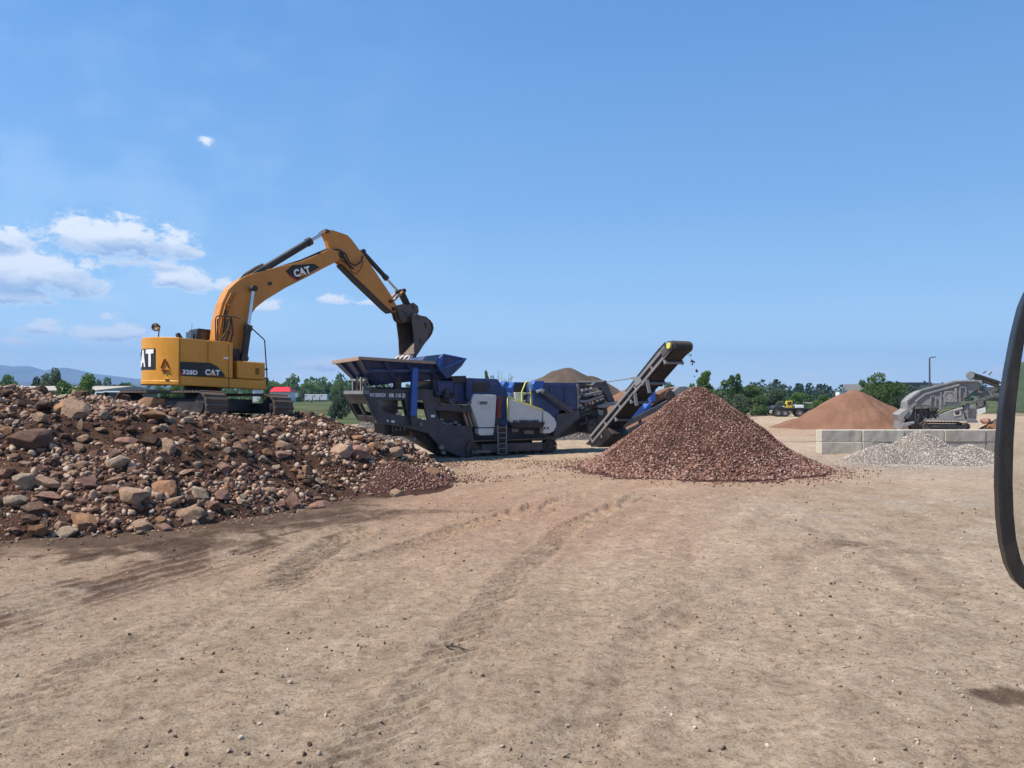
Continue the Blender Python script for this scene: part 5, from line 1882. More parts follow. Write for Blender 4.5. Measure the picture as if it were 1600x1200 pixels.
# lower body over the tracks, step ledge
lo_ = MB()
plate(lo_, [(742, 666), (870, 660), (905, 641), (908, 652), (884, 672), (868, 688), (742, 690)], .45, W - .45)
plate(lo_, [(870, 648), (905, 640), (907, 652), (888, 664), (876, 675), (866, 682), (868, 668)], .1, W - .1)
lo_.build('lower_body', GREY_D, cr, bevel=.02)
plate(MB(), [(868, 664), (905, 646), (948, 630), (951, 658), (936, 679), (906, 675), (886, 681), (868, 686)], .7, 1.9).build('tail_chassis', STEEL_DK, cr, bevel=.02)
lg = MB()
plate(lg, [(797.5, 661), (852.5, 659.5), (848, 668), (800, 668)], -.25, .3)
lg.build('step_ledge', RIMTAN if False else STEEL_DK, cr, bevel=.015)
bx = MB()
plate(bx, [(800, 670), (810, 670), (810, 675), (800, 675)], .2, .5)
plate(bx, [(819, 673), (834, 673), (834, 678), (819, 678)], .2, .5)
bx.build('tool_bracket', GREY_M, cr, bevel=.01)
ld = MB()
for px in (777.5, 791):
    ld.bar(CR.p3(px, 664, -.30), CR.p3(px + (.8 if px < 780 else .2), 709, -.30), .05, .05)
for k in range(6):
    ld.bar(CR.p3(778, 668 + 8.2 * k, -.30), CR.p3(791, 668 + 8.1 * k, -.30), .09, .035)
ld.build('ladder', GREY_M, cr)
yr = MB()
yr.tube([CR.p3(793.5, 657, -.2), CR.p3(793, 623, -.2), CR.p3(794, 620, -.2), CR.p3(848, 640.5, -.2)], .028, 8)
yr.tube([CR.p3(815, 630, .1), CR.p3(815.5, 612, .1), CR.p3(821, 598, .1), CR.p3(823, 596.6, .1), CR.p3(826, 597, .1), CR.p3(828, 601, .1), CR.p3(829.5, 617, .1), CR.p3(829.5, 634, .1), CR.p3(825, 636, .1)], .035, 8)
yr.tube([CR.p3(815, 614, .1), CR.p3(829.5, 614.5, .1)], .02, 7)
yr.build('safety_rail', SAFETY, cr, smooth_angle=50)
# crawler tracks
z_b, z_t = -.02, CR.uz(800, 686.5, 0)[1]
uL, uR = CR.uz(727.5, 700, 0)[0], CR.uz(868.5, 700, 0)[0]
for vc in (.16, W - .16):
    s_, f_ = MB(), MB()
    track_mesh(s_, f_, uL, uR, z_b, z_t, .25, .19, .03)
    o = s_.build('track', TRACK, cr)
    o.location = (0, vc, 0)
    q = f_.build('track_frame', STEEL_DK, o, smooth_angle=35)
    pf = MB().box((uL + .75, -.262, .16), (uR - .78, -.10, z_t - .17))
    pf.build('track_guard', GREY_D, o, bevel=.03)
side_text('KLEEMANN', 752, 706, 4.0, -.11, cr, GREY_L, fr=CR)
# screen deck and return conveyor tangle at the discharge end
dk = MB()
plate(dk, [(905, 601), (925, 602), (925, 612), (905, 612)], .4, 2.2)
for q0, q1 in (((905, 626), (942, 617.5)), ((905, 630), (944, 619)), ((908, 623), (930, 613)), ((905, 645), (948, 624)), ((906, 650), (950, 634))):
    dk.bar(CR.p3(*q0, .3), CR.p3(*q1, .3), .16, .14)
plate(dk, [(905, 640), (945, 632), (948, 646), (925, 664), (900, 664)], .8, 2.0)
dk.build('discharge_frame', STEEL_DK, cr, bevel=.015)
dk = MB()
for q0, q1 in (((905, 627), (917, 627)), ((917, 627), (942, 618)), ((912, 618), (940, 612))):
    dk.bar(CR.p3(*q0, .1), CR.p3(*q1, .1), .14, .12)
plate(dk, [(933, 634), (950, 628.5), (957, 629), (967, 627), (964, 632), (945, 637), (936, 637)], .0, .5)
dk.build('discharge_bracket', GREY_M, cr, bevel=.015)
for k, (px, py) in enumerate(((909, 637), (917, 639), (914, 632), (920, 634), (912, 610), (918, 609), (922, 613), (926, 607), (908, 616))):
    p = CR.p3(px, py, .25)
    MB().box((p.x - .09, .2, p.z - .06), (p.x + .10, .4, p.z + .07)).build('valve_block', GREY_M, cr, bevel=.015)
for px, py in ((938, 644), (924, 669)):
    plate(MB(), [(px - 4, py - 4), (px + 5, py - 3), (px + 4, py + 5), (px - 2, py + 4)], .1, .2).build('cover_plate', GREY_M, cr, bevel=.015)
gt = MB()
plate(gt, [(925, 602), (931, 597), (946, 596.5), (950, 601), (956, 615), (961, 627), (953, 630), (945, 615), (938, 606), (930, 605)], .2, .45)
plate(gt, [(925, 602), (931, 597), (946, 596.5), (950, 601), (956, 615), (961, 627), (953, 630), (945, 615), (938, 606), (930, 605)], 2.0, 2.25, vref=.2)
gt.tube([CR.p3(946, 597, .1), CR.p3(946, 597, .1) + Vector((0, 2.2, 0))], .09, 12)
gt.build('conveyor_gantry', GREY_D, cr, bevel=.02)
wl = MB()
p = CR.p3(924, 667, .2)
wl.tube([(p.x, .1, p.z), (p.x, .5, p.z)], .32, 20)
wl.tube([(p.x + .5, .2, p.z + .35), (p.x + .5, .5, p.z + .35)], .2, 18)
for q0, q1 in (((934, 640), (938, 676)), ((915, 652), (926, 684)), ((905, 664), (930, 655))):
    wl.bar(CR.p3(*q0, .2), CR.p3(*q1, .2), .08, .12)
hs2 = wl.build('tail_drum', RUBBER, cr, smooth_angle=40)
for k in range(7):
    a = CR.p3(905 + 4 * k, 604 + rnd.uniform(0, 10), .35)
    b = CR.p3(912 + 5 * k, 628 + rnd.uniform(0, 16), .2)
    m = a.lerp(b, .5) + Vector((rnd.uniform(-.2, .2), -.1, -.25))
    MB().tube([a, a.lerp(m, .6) + Vector((0, 0, -.05)), m, m.lerp(b, .5) + Vector((0, 0, -.06)), b], .028, 6).build('hose', RUBBER, cr, smooth_angle=60)
for k in range(5):
    a = CR.p3(686 + 10 * k, 600 + rnd.uniform(0, 14), -.05)
    b = CR.p3(690 + 12 * k, 622 + rnd.uniform(0, 16), -.05)
    m = a.lerp(b, .5) + Vector((rnd.uniform(-.2, .2), -.1, -.2))
    MB().tube([a, a.lerp(m, .6) + Vector((0, 0, -.05)), m, m.lerp(b, .5) + Vector((0, 0, -.06)), b], .025, 6).build('hose', RUBBER, cr, smooth_angle=60)
for k in range(5):
    a = CR.p3(556 + 9 * k, 590 + rnd.uniform(0, 8), .1)
    b = CR.p3(560 + 11 * k, 606 + rnd.uniform(0, 4), .0)
    MB().tube([a, a.lerp(b, .5) + Vector((0, -.1, -.12)), b], .025, 6).build('hose', RUBBER, cr, smooth_angle=60)

# ------------------------------------------------------------------ raised discharge conveyor
CO = Frame(3.35, 35.5, math.atan2(-7.0, 3.04))
CW = .40
co = thing('discharge_conveyor', 'steep grey belt conveyor rising from the crusher to above the stone pile', 'conveyor', (CO.o[0], CO.o[1], 0), CO.h)


def rail_line(px0, py0, px1, py1, v):
    return CO.p3(px0, py0, v), CO.p3(px1, py1, v)


lowA, lowB = rail_line(926, 691, 1048, 546.5, -CW)
upA, upB = rail_line(926, 679, 1042, 538, -CW)
d_ = (lowB - lowA).normalized()
nrm = Vector((-d_.z, 0, d_.x))                       # upwards, square to the belt
hgt = (upA - lowA).dot(nrm)
hgt = max(.22, min(.42, abs(hgt)))
L = (lowB - lowA).length
P0 = lowA


def cp(s, v, h):
    return Vector((P0.x + d_.x * s + nrm.x * h, v, P0.z + d_.z * s + nrm.z * h))


cf = MB()
for v in (-CW, CW):
    cf.bar(cp(0, v, 0), cp(L, v, 0), .09, .10, up=nrm)
    cf.bar(cp(0, v, hgt), cp(L - .25, v, hgt), .09, .12, up=nrm)
    n = 5
    for k in range(n + 1):
        s = L * k / n
        cf.bar(cp(s, v, 0), cp(s, v, hgt), .06, .07, up=d_)
cf.build('conveyor_frame', GREY_M, co, bevel=.01)
web = MB()
for v in (-CW + .03, CW - .03):
    web.bar(cp(.1, v, hgt * .5), cp(L - .3, v, hgt * .5), .02, hgt * .8, up=nrm)
web.build('frame_web', STEEL_DK, co)
sk = MB()
for v in (-CW, CW):
    vs = [cp(L * .50, v, hgt + .06), cp(L * .97, v, hgt + .06), cp(L * .98, v, hgt + .18), cp(L * .90, v, hgt + .22), cp(L * .50, v, hgt + .16)]
    m = len(vs)
    vs2 = [q + Vector((0, .03, 0)) for q in vs]
    sk.add(vs + vs2, [tuple(range(m)), tuple(range(2 * m - 1, m - 1, -1))] + [(i, i + m, (i + 1) % m + m, (i + 1) % m) for i in range(m)])
sk.build('side_skirt', BLACKP, co)
bl = MB()
bl.bar(cp(-.1, 0, -.10), cp(L + .15, 0, -.10), CW * 1.75, .025, up=nrm)
bl.bar(cp(-.1, 0, hgt * .75), cp(L + .15, 0, hgt * .75), CW * 1.6, .03, up=nrm)
n = int(L / .17)
for k in range(n):
    bl.bar(cp(.05 + .17 * k, -CW * .86, -.118), cp(.05 + .17 * k, CW * .86, -.118), .045, .03, up=nrm)
blo = bl.build('belt', BELT, co)
dr = MB()
dr.tube([cp(L + .12, -CW * .9, hgt * .32), cp(L + .12, CW * .9, hgt * .32)], .20, 24)
dr.build('head_drum', BELT, co, smooth_angle=40)
MB().tube([cp(-.1, -CW * .9, hgt * .32), cp(-.1, CW * .9, hgt * .32)], .24, 24).build('tail_drum', BELT, co, smooth_angle=40)
for v in (-CW - .02, CW + .02):
    e = MB()
    e.tube([cp(L + .06, v - .06, hgt * .4), cp(L + .06, v + .06, hgt * .4)], .20, 22)
    e.bar(cp(L - .5, v, hgt * .5), cp(L + .1, v, hgt * .45), .10, .26, up=nrm)
    e.build('drum_bearing', GREY_D, co, smooth_angle=40)
MB().tube([cp(L + .1, -CW - .13, hgt * .4), cp(L + .1, -CW - .06, hgt * .4)], .12, 16).build('bearing_cap', SAFETY, co, smooth_angle=40)
for k in range(5):
    ro = MB()
    s = L * (.12 + .2 * k)
    ro.tube([cp(s, -CW - .03, -.20), cp(s, CW + .03, -.20)], .055, 10)
    for v in (-CW, CW):
        ro.bar(cp(s, v, -.26), cp(s, v, .02), .04, .09, up=d_)
    ro.build('return_roller', GREY_M, co, smooth_angle=40)
bk_ = MB()
for (a, b, c_) in (((1011, 594), (1015, 614), (1006, 602)), ((992, 614), (995, 634), (986, 622))):
    bk_.bar(CO.p3(*a, -CW - .06), CO.p3(*b, -CW - .06), .05, .13, up=(0, 1, 0))
    bk_.bar(CO.p3(*a, -CW - .06), CO.p3(*c_, -CW - .06), .05, .2, up=(0, 1, 0))
tri = CO.poly([(986, 589.5), (991, 589), (1000, 588), (1003, 597), (994, 604), (992, 596)], -CW - .04)
bk_.prism(tri, -CW - .07, -CW - .02)
bk_.build('hanger_bracket', GREY_M, co)
ft_ = MB()
ft_.prism(CO.poly([(925, 684), (950, 668), (958, 678), (936, 699), (915, 694)], -CW), -CW - .02, CW + .02)
ft_.build('tail_box', BLACKP, co, bevel=.02)
sc_ = MB()
sc_.bar(CO.p3(1058, 563, CW + .05), CO.p3(1076, 549, CW + .05), .05, .12, up=nrm)
sc_.bar(CO.p3(1052, 571, CW + .05), CO.p3(1064, 563, CW + .05), .05, .14, up=nrm)
sc_.prism(CO.poly([(1028, 594), (1036, 597), (1034, 604), (1022, 604)], CW), CW - .7, CW + .05)
sc_.build('belt_scraper', GREY_D, co)
# stay cables from the gantry
ca = CR.world(*[CR.p3(947, 597, .3)[i] for i in (0, 1)], CR.p3(947, 597, .3).z)
cbp = CO.p3(987, 591, -CW)
cbw = CO.world(cbp.x, cbp.y, cbp.z)
cc = CO.p3(983, 618, -CW)
ccw = CO.world(cc.x, cc.y, cc.z)
inv = Matrix.Translation((CR.o[0], CR.o[1], 0)) @ Matrix.Rotation(CR.h, 4, 'Z')
inv.invert()
MB().tube([inv @ ca, inv @ cbw], .022, 7).tube([inv @ ca, inv @ ccw], .022, 7).build('stay_cable', GREY_L, cr)
# stones dropping off the belt
rs = random.Random(8)
for (px, py, s) in ((1076, 553, .035), (1079, 555, .05), (1081, 563, .05), (1083, 565, .06), (1080, 565, .04), (1085, 566, .035), (1082, 569, .045), (1088, 579, .075), (1090, 580, .05), (1085, 588, .03)):
    p = at(px, py, 28.1)
    o = bpy.data.objects.new('falling_stone', rs.choice(ROCKS['dark brown']['angular']))
    COL.objects.link(o)
    o.location = p
    o.scale = (s, s * .8, s * .6)
    o.rotation_euler = (rs.uniform(0, 3), rs.uniform(0, 3), rs.uniform(0, 3))
    tag(o, 'dark stone falling in mid air from the conveyor head to the pile', 'stone', 'stones falling from the conveyor')

# ------------------------------------------------------------------ second machine behind the stone pile
SM = Frame(9.2, 42.0, R(8))
sm = thing('screening_machine', 'blue screening machine with a loaded belt half hidden behind the raised conveyor', 'screening machine', (SM.o[0], SM.o[1], 0), SM.h)


def splate(mb, pts, v0, v1, fr=SM):
    return mb.prism(fr.poly(pts, v0), v0, v1)


m = splate(MB(), [(985, 640), (1005, 632), (1010, 648), (1000, 657), (983, 660)], 0, 1.6)
splate(m, [(1014, 610), (1024, 607), (1025, 626), (1017, 630)], .2, 1.4)
splate(m, [(1006, 640), (1016, 628), (1020, 640), (1010, 650)], .3, 1.4)
m.build('blue_housing', BLUE_B, sm, bevel=.03)
m = MB()
m.bar(SM.p3(968, 668, 0), SM.p3(1078, 612, 0), .12, .28)
m.bar(SM.p3(968, 668, 1.3), SM.p3(1078, 612, 1.3), .12, .28)
m.bar(SM.p3(972, 678, 0), SM.p3(1060, 634, 0), .12, .2)
for q0, q1 in (((1000, 655), (1000, 690)), ((1030, 640), (1030, 690)), ((975, 668), (985, 690))):
    m.bar(SM.p3(*q0, .2), SM.p3(*q1, .2), .14, .14)
m.build('conveyor_frame', GREY_D, sm, bevel=.01)
m = MB()
splate(m, [(966, 684), (1050, 640), (1060, 650), (1060, 692), (968, 692)], .3, 1.2)
m.build('machine_base', STEEL_DK, sm)
m = MB()
m.bar(SM.p3(985, 655, .65), SM.p3(1070, 608, .65), 1.1, .05)
m.build('belt', BELT, sm)
lf = MB()
pl0 = [(1016, 628), (1024, 620), (1032, 613), (1046, 606), (1060, 606), (1058, 614), (1040, 622), (1024, 631)]
splate(lf, pl0, .25, 1.1)
o = lf.build('belt_load', SAND_RED, sm, bevel=.06)
m = MB()
p = SM.p3(1047, 618, -.1)
m.tube([(p.x, -.15, p.z), (p.x, .0, p.z)], .28, 18)
m.build('drive_wheel', RUBBER, sm, smooth_angle=40)
m = MB()
splate(m, [(1050, 612), (1060, 604.5), (1072, 603.5), (1080, 606), (1079, 616), (1062, 626), (1050, 630)], -.05, 1.35)
m.build('head_box', GREY_M, sm, bevel=.04)

# ------------------------------------------------------------------ dusty grey screening plant on the right
PL = Frame(29.0, 56.0, R(-17))
pt = thing('screening_plant', 'dusty grey tracked screening plant standing behind the concrete block wall', 'screening plant', (PL.o[0], PL.o[1], 0), PL.h)


def pplate(pts, v0, v1, mb=None):
    mb = mb or MB()
    return mb.prism(PL.poly(pts, v0), v0, v1)


PW = 2.4
m = pplate([(1417, 629), (1424, 621), (1432, 615), (1440, 611), (1493, 597.5), (1497, 594.5), (1530, 595), (1531, 606), (1520, 613), (1508, 622), (1496, 630), (1478, 635), (1470, 641), (1460, 637), (1452, 634), (1430, 634), (1425, 640)], 0, PW)
bxo = m.build('screen_box', PLANT_G, pt, bevel=.05)
m = MB()
for q0, q1 in (((1417, 627), (1440, 609.5)), ((1440, 609.5), (1496, 595)), ((1430, 628), (1445, 616)), ((1445, 616), (1500, 601))):
    m.bar(PL.p3(*q0, -.06), PL.p3(*q1, -.06), .12, .14)
m.bar(PL.p3(1495, 595.5, .0), PL.p3(1533, 595.5, .0), .5, .12)
m.build('edge_beam', PLANT_G, bxo, bevel=.02)
m = MB()
c = PL.p3(1483.5, 619.5, -.03)
hexa = [(c.x + .46 * math.cos(R(60 * k)), c.z + .46 * math.sin(R(60 * k))) for k in range(6)]
hexi = [(c.x + .32 * math.cos(R(60 * k)), c.z + .32 * math.sin(R(60 * k))) for k in range(6)]
m.prism(hexa, -.09, .02, [hexi])
m.tube([(c.x, -.06, c.z), (c.x, .05, c.z)], .26, 20)
m.build('bearing_cover', PLANT_G, bxo, bevel=.01)
m = MB()
for a, b, c_, d in ((1454, 619, 1462, 634), (1500, 605, 1509, 621)):
    for px in (a, c_):
        m.bar(PL.p3(px, b, -.10), PL.p3(px, d, -.10), .07, .07)
    m.bar(PL.p3(a, b, -.1), PL.p3(c_, b, -.1), .07, .07)
for px in (1470, 1476, 1492, 1494):
    m.bar(PL.p3(px, 612 - (px - 1470) * .27, -.06), PL.p3(px, 634 - (px - 1470) * .25, -.06), .05, .09)
m.build('stiffener', PLANT_G, bxo)
m = MB()
for px, py in ((1458, 635), (1504, 620)):
    for k in range(2):
        p = PL.p3(px - 3 + 5 * k, py, -.25)
        for j in range(5):
            m.tube([(p.x, -.25, p.z - .07 * j), (p.x, -.25, p.z - .07 * j - .045)], .10, 12)
m.build('coil_spring', PLANT_D, pt, smooth_angle=40)
m = pplate([(1417, 630), (1425, 625), (1428, 638), (1424, 648), (1418, 655), (1414, 654)], .1, PW - .1)
pplate([(1403, 648), (1418, 638), (1421, 642), (1410, 656), (1413, 661), (1405, 672), (1406, 658)], .0, PW, m)
pplate([(1412, 661), (1429, 658.5), (1430, 661), (1423, 664), (1416, 667), (1408, 672), (1405, 671)], -.1, PW + .1, m)
m.build('discharge_chute', PLANT_G, pt, bevel=.03)
m = pplate([(1418, 656), (1430, 636), (1464, 634), (1464, 652), (1443, 656), (1443, 672), (1425, 672)], .7, PW - .6)
m.build('chassis_core', PLANT_D, pt)
m = MB()
for k in range(10):
    a = PL.p3(1430 + rnd.uniform(0, 30), 636 + rnd.uniform(0, 6), .2)
    b = PL.p3(1434 + rnd.uniform(0, 26), 652 + rnd.uniform(0, 14), .2)
    m.tube([a, a.lerp(b, .5) + Vector((rnd.uniform(-.3, .3), -.1, -.2)), b], .035, 6)
m.bar(PL.p3(1430, 637, -.05), PL.p3(1457, 635.5, -.05), .15, .18)
m.bar(PL.p3(1460, 650, -.05), PL.p3(1476, 634, -.05), .1, .12)
m.build('hydraulic_hose', PLANT_D, pt, smooth_angle=60)
m = pplate([(1464, 650), (1478, 644), (1498, 637.5), (1504, 637), (1509, 656), (1464, 655.5)], -.15, .7)
m.build('side_cowl', PLANT_G, pt, bevel=.04)
m = pplate([(1489, 641), (1504, 636.5), (1505, 638), (1490, 642.5)], -.25, -.1)
m.build('cowl_visor', BEIGE, pt)
m = pplate([(1490, 643), (1502, 640), (1502, 649), (1491, 651)], -.19, -.12)
m.build('control_panel', BEIGE, pt, bevel=.01)
m = pplate([(1493, 644), (1499, 642.5), (1499, 647), (1493, 648)], -.205, -.18)
m.build('control_screen', DECAL, pt)
m = pplate([(1509, 633), (1524, 634), (1526.5, 639), (1526, 656), (1512, 656), (1508, 648)], -.1, .9)
eo = m.build('engine_hood', PLANT_G, pt, bevel=.05)
m = MB()
for k in range(6):
    pplate([(1513 + 2 * k, 638), (1513.8 + 2 * k, 638), (1513.8 + 2 * k, 653), (1513 + 2 * k, 653)], -.13, -.09, m)
m.build('radiator_grille', PLANT_D, eo)
m = MB()
m.bar(PL.p3(1445, 655.5, -.2), PL.p3(1526, 657.5, -.2), .3, .12)
m.bar(PL.p3(1512, 659, -.15), PL.p3(1527, 659, -.15), .4, .16)
m.build('running_board', PLANT_G, pt)
uL, zT_ = PL.uz(1442.5, 660, -.1)
uR = PL.uz(1516, 660, -.1)[0]
zb_ = PL.uz(1480, 671.5, -.1)[1]
for v in (.15, PW - .3):
    s_, f_ = MB(), MB()
    track_mesh(s_, f_, uL, uR, zb_, zT_ - .02, .25, .22, .03)
    o = s_.build('track', TRACK, pt)
    o.location = (0, v, 0)
    f_.box((uL + .5, -.262, zb_ + .14), (uR - .5, -.1, zT_ - .18))
    f_.build('track_frame', PLANT_D, o, smooth_angle=35)
m = MB()
m.tube([PL.p3(1518, 586.5, .8), PL.p3(1560, 600, .8)], .24, 16)
m.tube([PL.p3(1517, 587, .4), PL.p3(1517, 587, 1.4)], .30, 18)
m.bar(PL.p3(1520, 590, .3), PL.p3(1575, 609, .3), .12, .22)
m.bar(PL.p3(1522, 584, .3), PL.p3(1575, 602, .3), .10, .12)
m.build('feed_conveyor', STEEL_DK, pt, smooth_angle=40)
m = MB()
m.tube([PL.p3(1516, 586.5, .3), PL.p3(1518, 586.5, 1.5)], .27, 18)
m.build('feed_drum', PLANT_G, pt, smooth_angle=40)
m = MB()
for q0, q1 in (((1536, 583), (1541, 580)), ((1545, 586), (1550, 580.5))):
    m.bar(PL.p3(*q0, .3), PL.p3(*q1, .3), .04, .08)
m.bar(PL.p3(1510, 632, .1), PL.p3(1560, 616, .1), .2, .2)
m.bar(PL.p3(1512, 640, .1), PL.p3(1545, 634, .1), .16, .2)
m.bar(PL.p3(1530, 612, .4), PL.p3(1560, 626, .4), .16, .2)
m.bar(PL.p3(1528, 618, .2), PL.p3(1556, 610, .2), .12, .14)
m.bar(PL.p3(1536, 606, .4), PL.p3(1540, 640, .4), .15, .15)
p = PL.p3(1532, 631, -.05)
m.tube([(p.x, -.05, p.z), (p.x, .3, p.z)], .2, 16)
m.build('conveyor_support', PLANT_D, pt)
m = MB()
pplate([(1536, 605), (1558, 604.5), (1558, 611), (1537, 612)], .5, 1.6, m)
pplate([(1528, 609), (1538, 612), (1545, 619), (1536, 619), (1530, 616)], .3, .8, m)
m.build('beige_cover', BEIGE, pt, bevel=.03)
m = pplate([(1527, 640), (1540, 636.5), (1540, 644), (1528, 648)], -.2, -.05)
m.build('cream_panel', WHITEP, pt)
# slabs of broken rock by the plant
rs = random.Random(21)
for px, py, wpx, cname, lab in ((1542, 657, 16, 'reddish', 'flat reddish slab tilted against the right end of the screening plant'),
                               (1547, 668, 18, 'orange-tan', 'ochre boulder at the foot of the tilted slab by the screening plant')):
    p = at(px, py, 54)
    o = bpy.data.objects.new('rock', rs.choice(ROCKS[cname]['angular']))
    COL.objects.link(o)
    o.location = p
    o.scale = (wpx / 2 * 54 / FPX, .5, .24)
    o.rotation_euler = (0, R(15), R(20))
    tag(o, lab, 'rock', 'rocks by the screening plant')
pbank = Heap(cone_fn([(35.6, 54.5, 2.0, 1.5), (38.5, 55, 4, 2.8)], .12, .7, 951, .25), 29, 41, 50.5, 60, .12)
o = pbank.mesh('rubble_bank', SAND_BRN)
tag(o, 'rubble bank heaped under the right end of the screening plant', 'rubble bank')

# ------------------------------------------------------------------ concrete block wall
BF = Frame(14.35, 35.2, R(1.5))
BL_L, BL_H, BL_D = 1.93, .565, .62
for row in (1, 0):
    off = 0
    for k in range(5):
        u0 = k * (BL_L + .012) + (.0 if row else .0)
        mb_ = MB().box((.006, 0, .003), (BL_L - .006, BL_D, BL_H - .004))
        o = mb_.build('concrete_block', CONC, None, bevel=.025)
        wpos = BF.world(u0, rnd.uniform(-.03, .03), row * BL_H - .02)
        o.location = wpos
        o.rotation_euler = (0, 0, BF.h + R(rnd.uniform(-.6, .6)))
        where = ('at the left end of the wall', 'second from the left end', 'half hidden by the tallest gravel hump', 'behind the right gravel hump', 'nearest the black mirror frame')[k]
        tag(o, f'grey concrete block of the {"upper" if row else "lower"} course, {where}', 'concrete block', 'concrete blocks of the bin wall')

# ------------------------------------------------------------------ parked cars and the yard tractor
WHEEL_T = RUBBER
CARP = {'silver': paint('car_silver', (.42, .45, .50), .25, .1, metal=.5), 'dark blue': paint('car_dark_blue', (.03, .045, .09), .2, .1), 'white': paint('car_white', (.62, .65, .70), .25, .1)}


def car(px, py, D, head, colour, label):
    p = at(px, py, D)
    z = gz(p.x, p.y)
    t = thing('parked_car', label, 'car', (p.x, p.y, z), head, 'cars parked by the trees')
    body = [(-2.15, .35), (2.1, .35), (2.2, .55), (2.1, .78), (1.1, .92), (-1.75, .98), (-2.2, .85), (-2.25, .5)]
    MB().prism(body, -.88, .88).build('body', CARP[colour], t, bevel=.10)
    MB().prism([(1.15, .9), (.35, 1.38), (-.9, 1.44), (-1.85, .95)], -.74, .74).build('cabin', GLASS, t, bevel=.06)
    MB().prism([(.3, 1.385), (-.88, 1.445), (-.88, 1.475), (.28, 1.42)], -.68, .68).build('roof', CARP[colour], t, bevel=.015)
    for u in (-1.35, 1.35):
        for v in (-.80, .80):
            MB().tube([(u, v - .11, .33), (u, v + .11, .33)], .33, 20).build('wheel', RUBBER, t, smooth_angle=40)
    for v in (-.6, .6):
        MB().box((2.10, v - .2, .60), (2.2, v + .2, .74)).build('headlight', CHROME, t, bevel=.02)
    return t


car(1204, 644.5, 128, R(215), 'silver', 'pale silver car, leftmost of the cars parked before the trees')
car(1209, 646, 122, R(225), 'dark blue', 'dark blue car between the pale car and the silver car')
car(1219, 646, 118, R(230), 'white', 'light car nearest the black truck tyres')
YT = Frame(*at(1236, 650, 112)[:2], R(172))
zt_ = gz(YT.o[0], YT.o[1])
tr_ = thing('yard_tractor', 'black tractor truck with bare chassis, big tyres and a small yellow cab', 'truck', (YT.o[0], YT.o[1], zt_), YT.h)
MB().box((-3.6, -.45, .85), (2.6, .45, 1.15)).box((-3.6, -1.0, 1.12), (1.4, 1.0, 1.30)).build('chassis', BLACKP, tr_, bevel=.03)
for u in (-2.5, -1.0, 1.05, 2.0):
    for v in (-.95, .95):
        w_ = MB().tube([(u, v - .22, .53), (u, v + .22, .53)], .53, 26).build('wheel', RUBBER, tr_, smooth_angle=40)
        MB().tube([(u, v - .25, .53), (u, v + .25, .53)], .26, 18).build('rim', GREY_L, w_, smooth_angle=40)
cbx = MB().prism([(-.10, 1.3), (.78, 1.3), (.78, 1.9), (.68, 2.32), (-.10, 2.36)], -.5, .5).build('cab', paint('cab_yellow', (.62, .45, .02), .4, .1), tr_, bevel=.05)
MB().prism([(.02, 1.72), (.64, 1.72), (.57, 2.22), (.02, 2.24)], -.515, .515).build('window', GLASS, cbx)
MB().box((.785, -.4, 1.5), (.80, .4, 1.88)).build('windscreen', GLASS, cbx)
MB().prism([(1.2, .45), (1.75, .6), (2.0, 1.0), (1.75, 1.35), (1.1, 1.35)], -1.12, -.9).build('fender', WHITE_W, tr_, bevel=.03)
MB().prism([(1.4, .9), (2.7, .9), (2.75, 1.25), (2.4, 1.6), (1.3, 1.55)], -.85, .85).build('hood', BLACKP, tr_, bevel=.06)
MB().box((-1.6, -.9, 1.32), (-.5, .9, 1.75)).build('tool_chest', WHITE_W, tr_, bevel=.03)

# ------------------------------------------------------------------ lamp post, far buildings, trailers
p = at(1452.5, 640, 120)
lz = gz(p.x, p.y)
lp = thing('lamp_post', 'tall dark lamp post with one arm above the grey screening plant', 'lamp post', (p.x, p.y, lz))
hp_ = CAMZ + (HZ - 559.5) / FPX * 120 - lz
MB().tube([(0, 0, 0), (0, 0, hp_)], .17, 14, r1=.11).build('pole', POLE_M, lp, smooth_angle=40)
MB().tube([(0, 0, hp_ - .1), (.1, 0, hp_ + .05), (.55, 0, hp_ + .15)], .08, 8).box((.4, -.14, hp_ + .08), (.95, .14, hp_ + .2)).build('lamp_head', POLE_M, lp)


def far_box(name, label, cat, px0, px1, py0, D, depth, wall, roof_parts, wall_top=None, group=None, rz=0.0):
    """a low far building: base on the ground at distance D, top at row py0"""
    a, b = at(px0, py0, D), at(px1, py0, D)
    z = gz((a.x + b.x) / 2, D)
    t = thing(name, label, cat, ((a.x + b.x) / 2, D, z), rz, group)
    hw, h = (b.x - a.x) / 2, a.z - z
    return t, hw, h


t, hw, h = far_box('flat_roof_building', 'long low building with a flat dark roof behind the lamp post', 'building', 1368, 1502, 599, 195, 20, None, None)
m = MB().box((-hw, 0, 0), (hw, 18, h))
wl_ = m.build('wall', WALL_GREY, t)
MB().box((-hw + 4, -.6, h - .35), (hw * .28, 18.6, h + .25)).build('roof', POLE_M, t)
MB().box((hw * .02, -.35, h - 1.5), (hw + .5, 10, h - .36)).build('fascia', ROOF_TAN, t)
MB().box((-hw, -.35, h - 1.6), (-hw * .55, 6, h - .2)).build('fascia', ROOF_TAN, t)
for k in range(7):
    x = -hw * .5 + k * hw * .2
    f = MB().box((x, -.08, h - 3.2), (x + 1.9, .1, h - 1.9)).build('window', GLASS, wl_)
t, hw, h = far_box('warehouse', 'very long low building with a pale tan roof behind the heap at the left', 'building', -190, 150, 606, 92, 20, None, None)
MB().box((-hw, 0, 0), (hw, 16, h - .25)).build('wall', WALL_GREY, t)
MB().prism([(-.9, h - .25), (8, h + .55), (17, h - .25)], -hw - .6, hw + .6)
rf = MB()
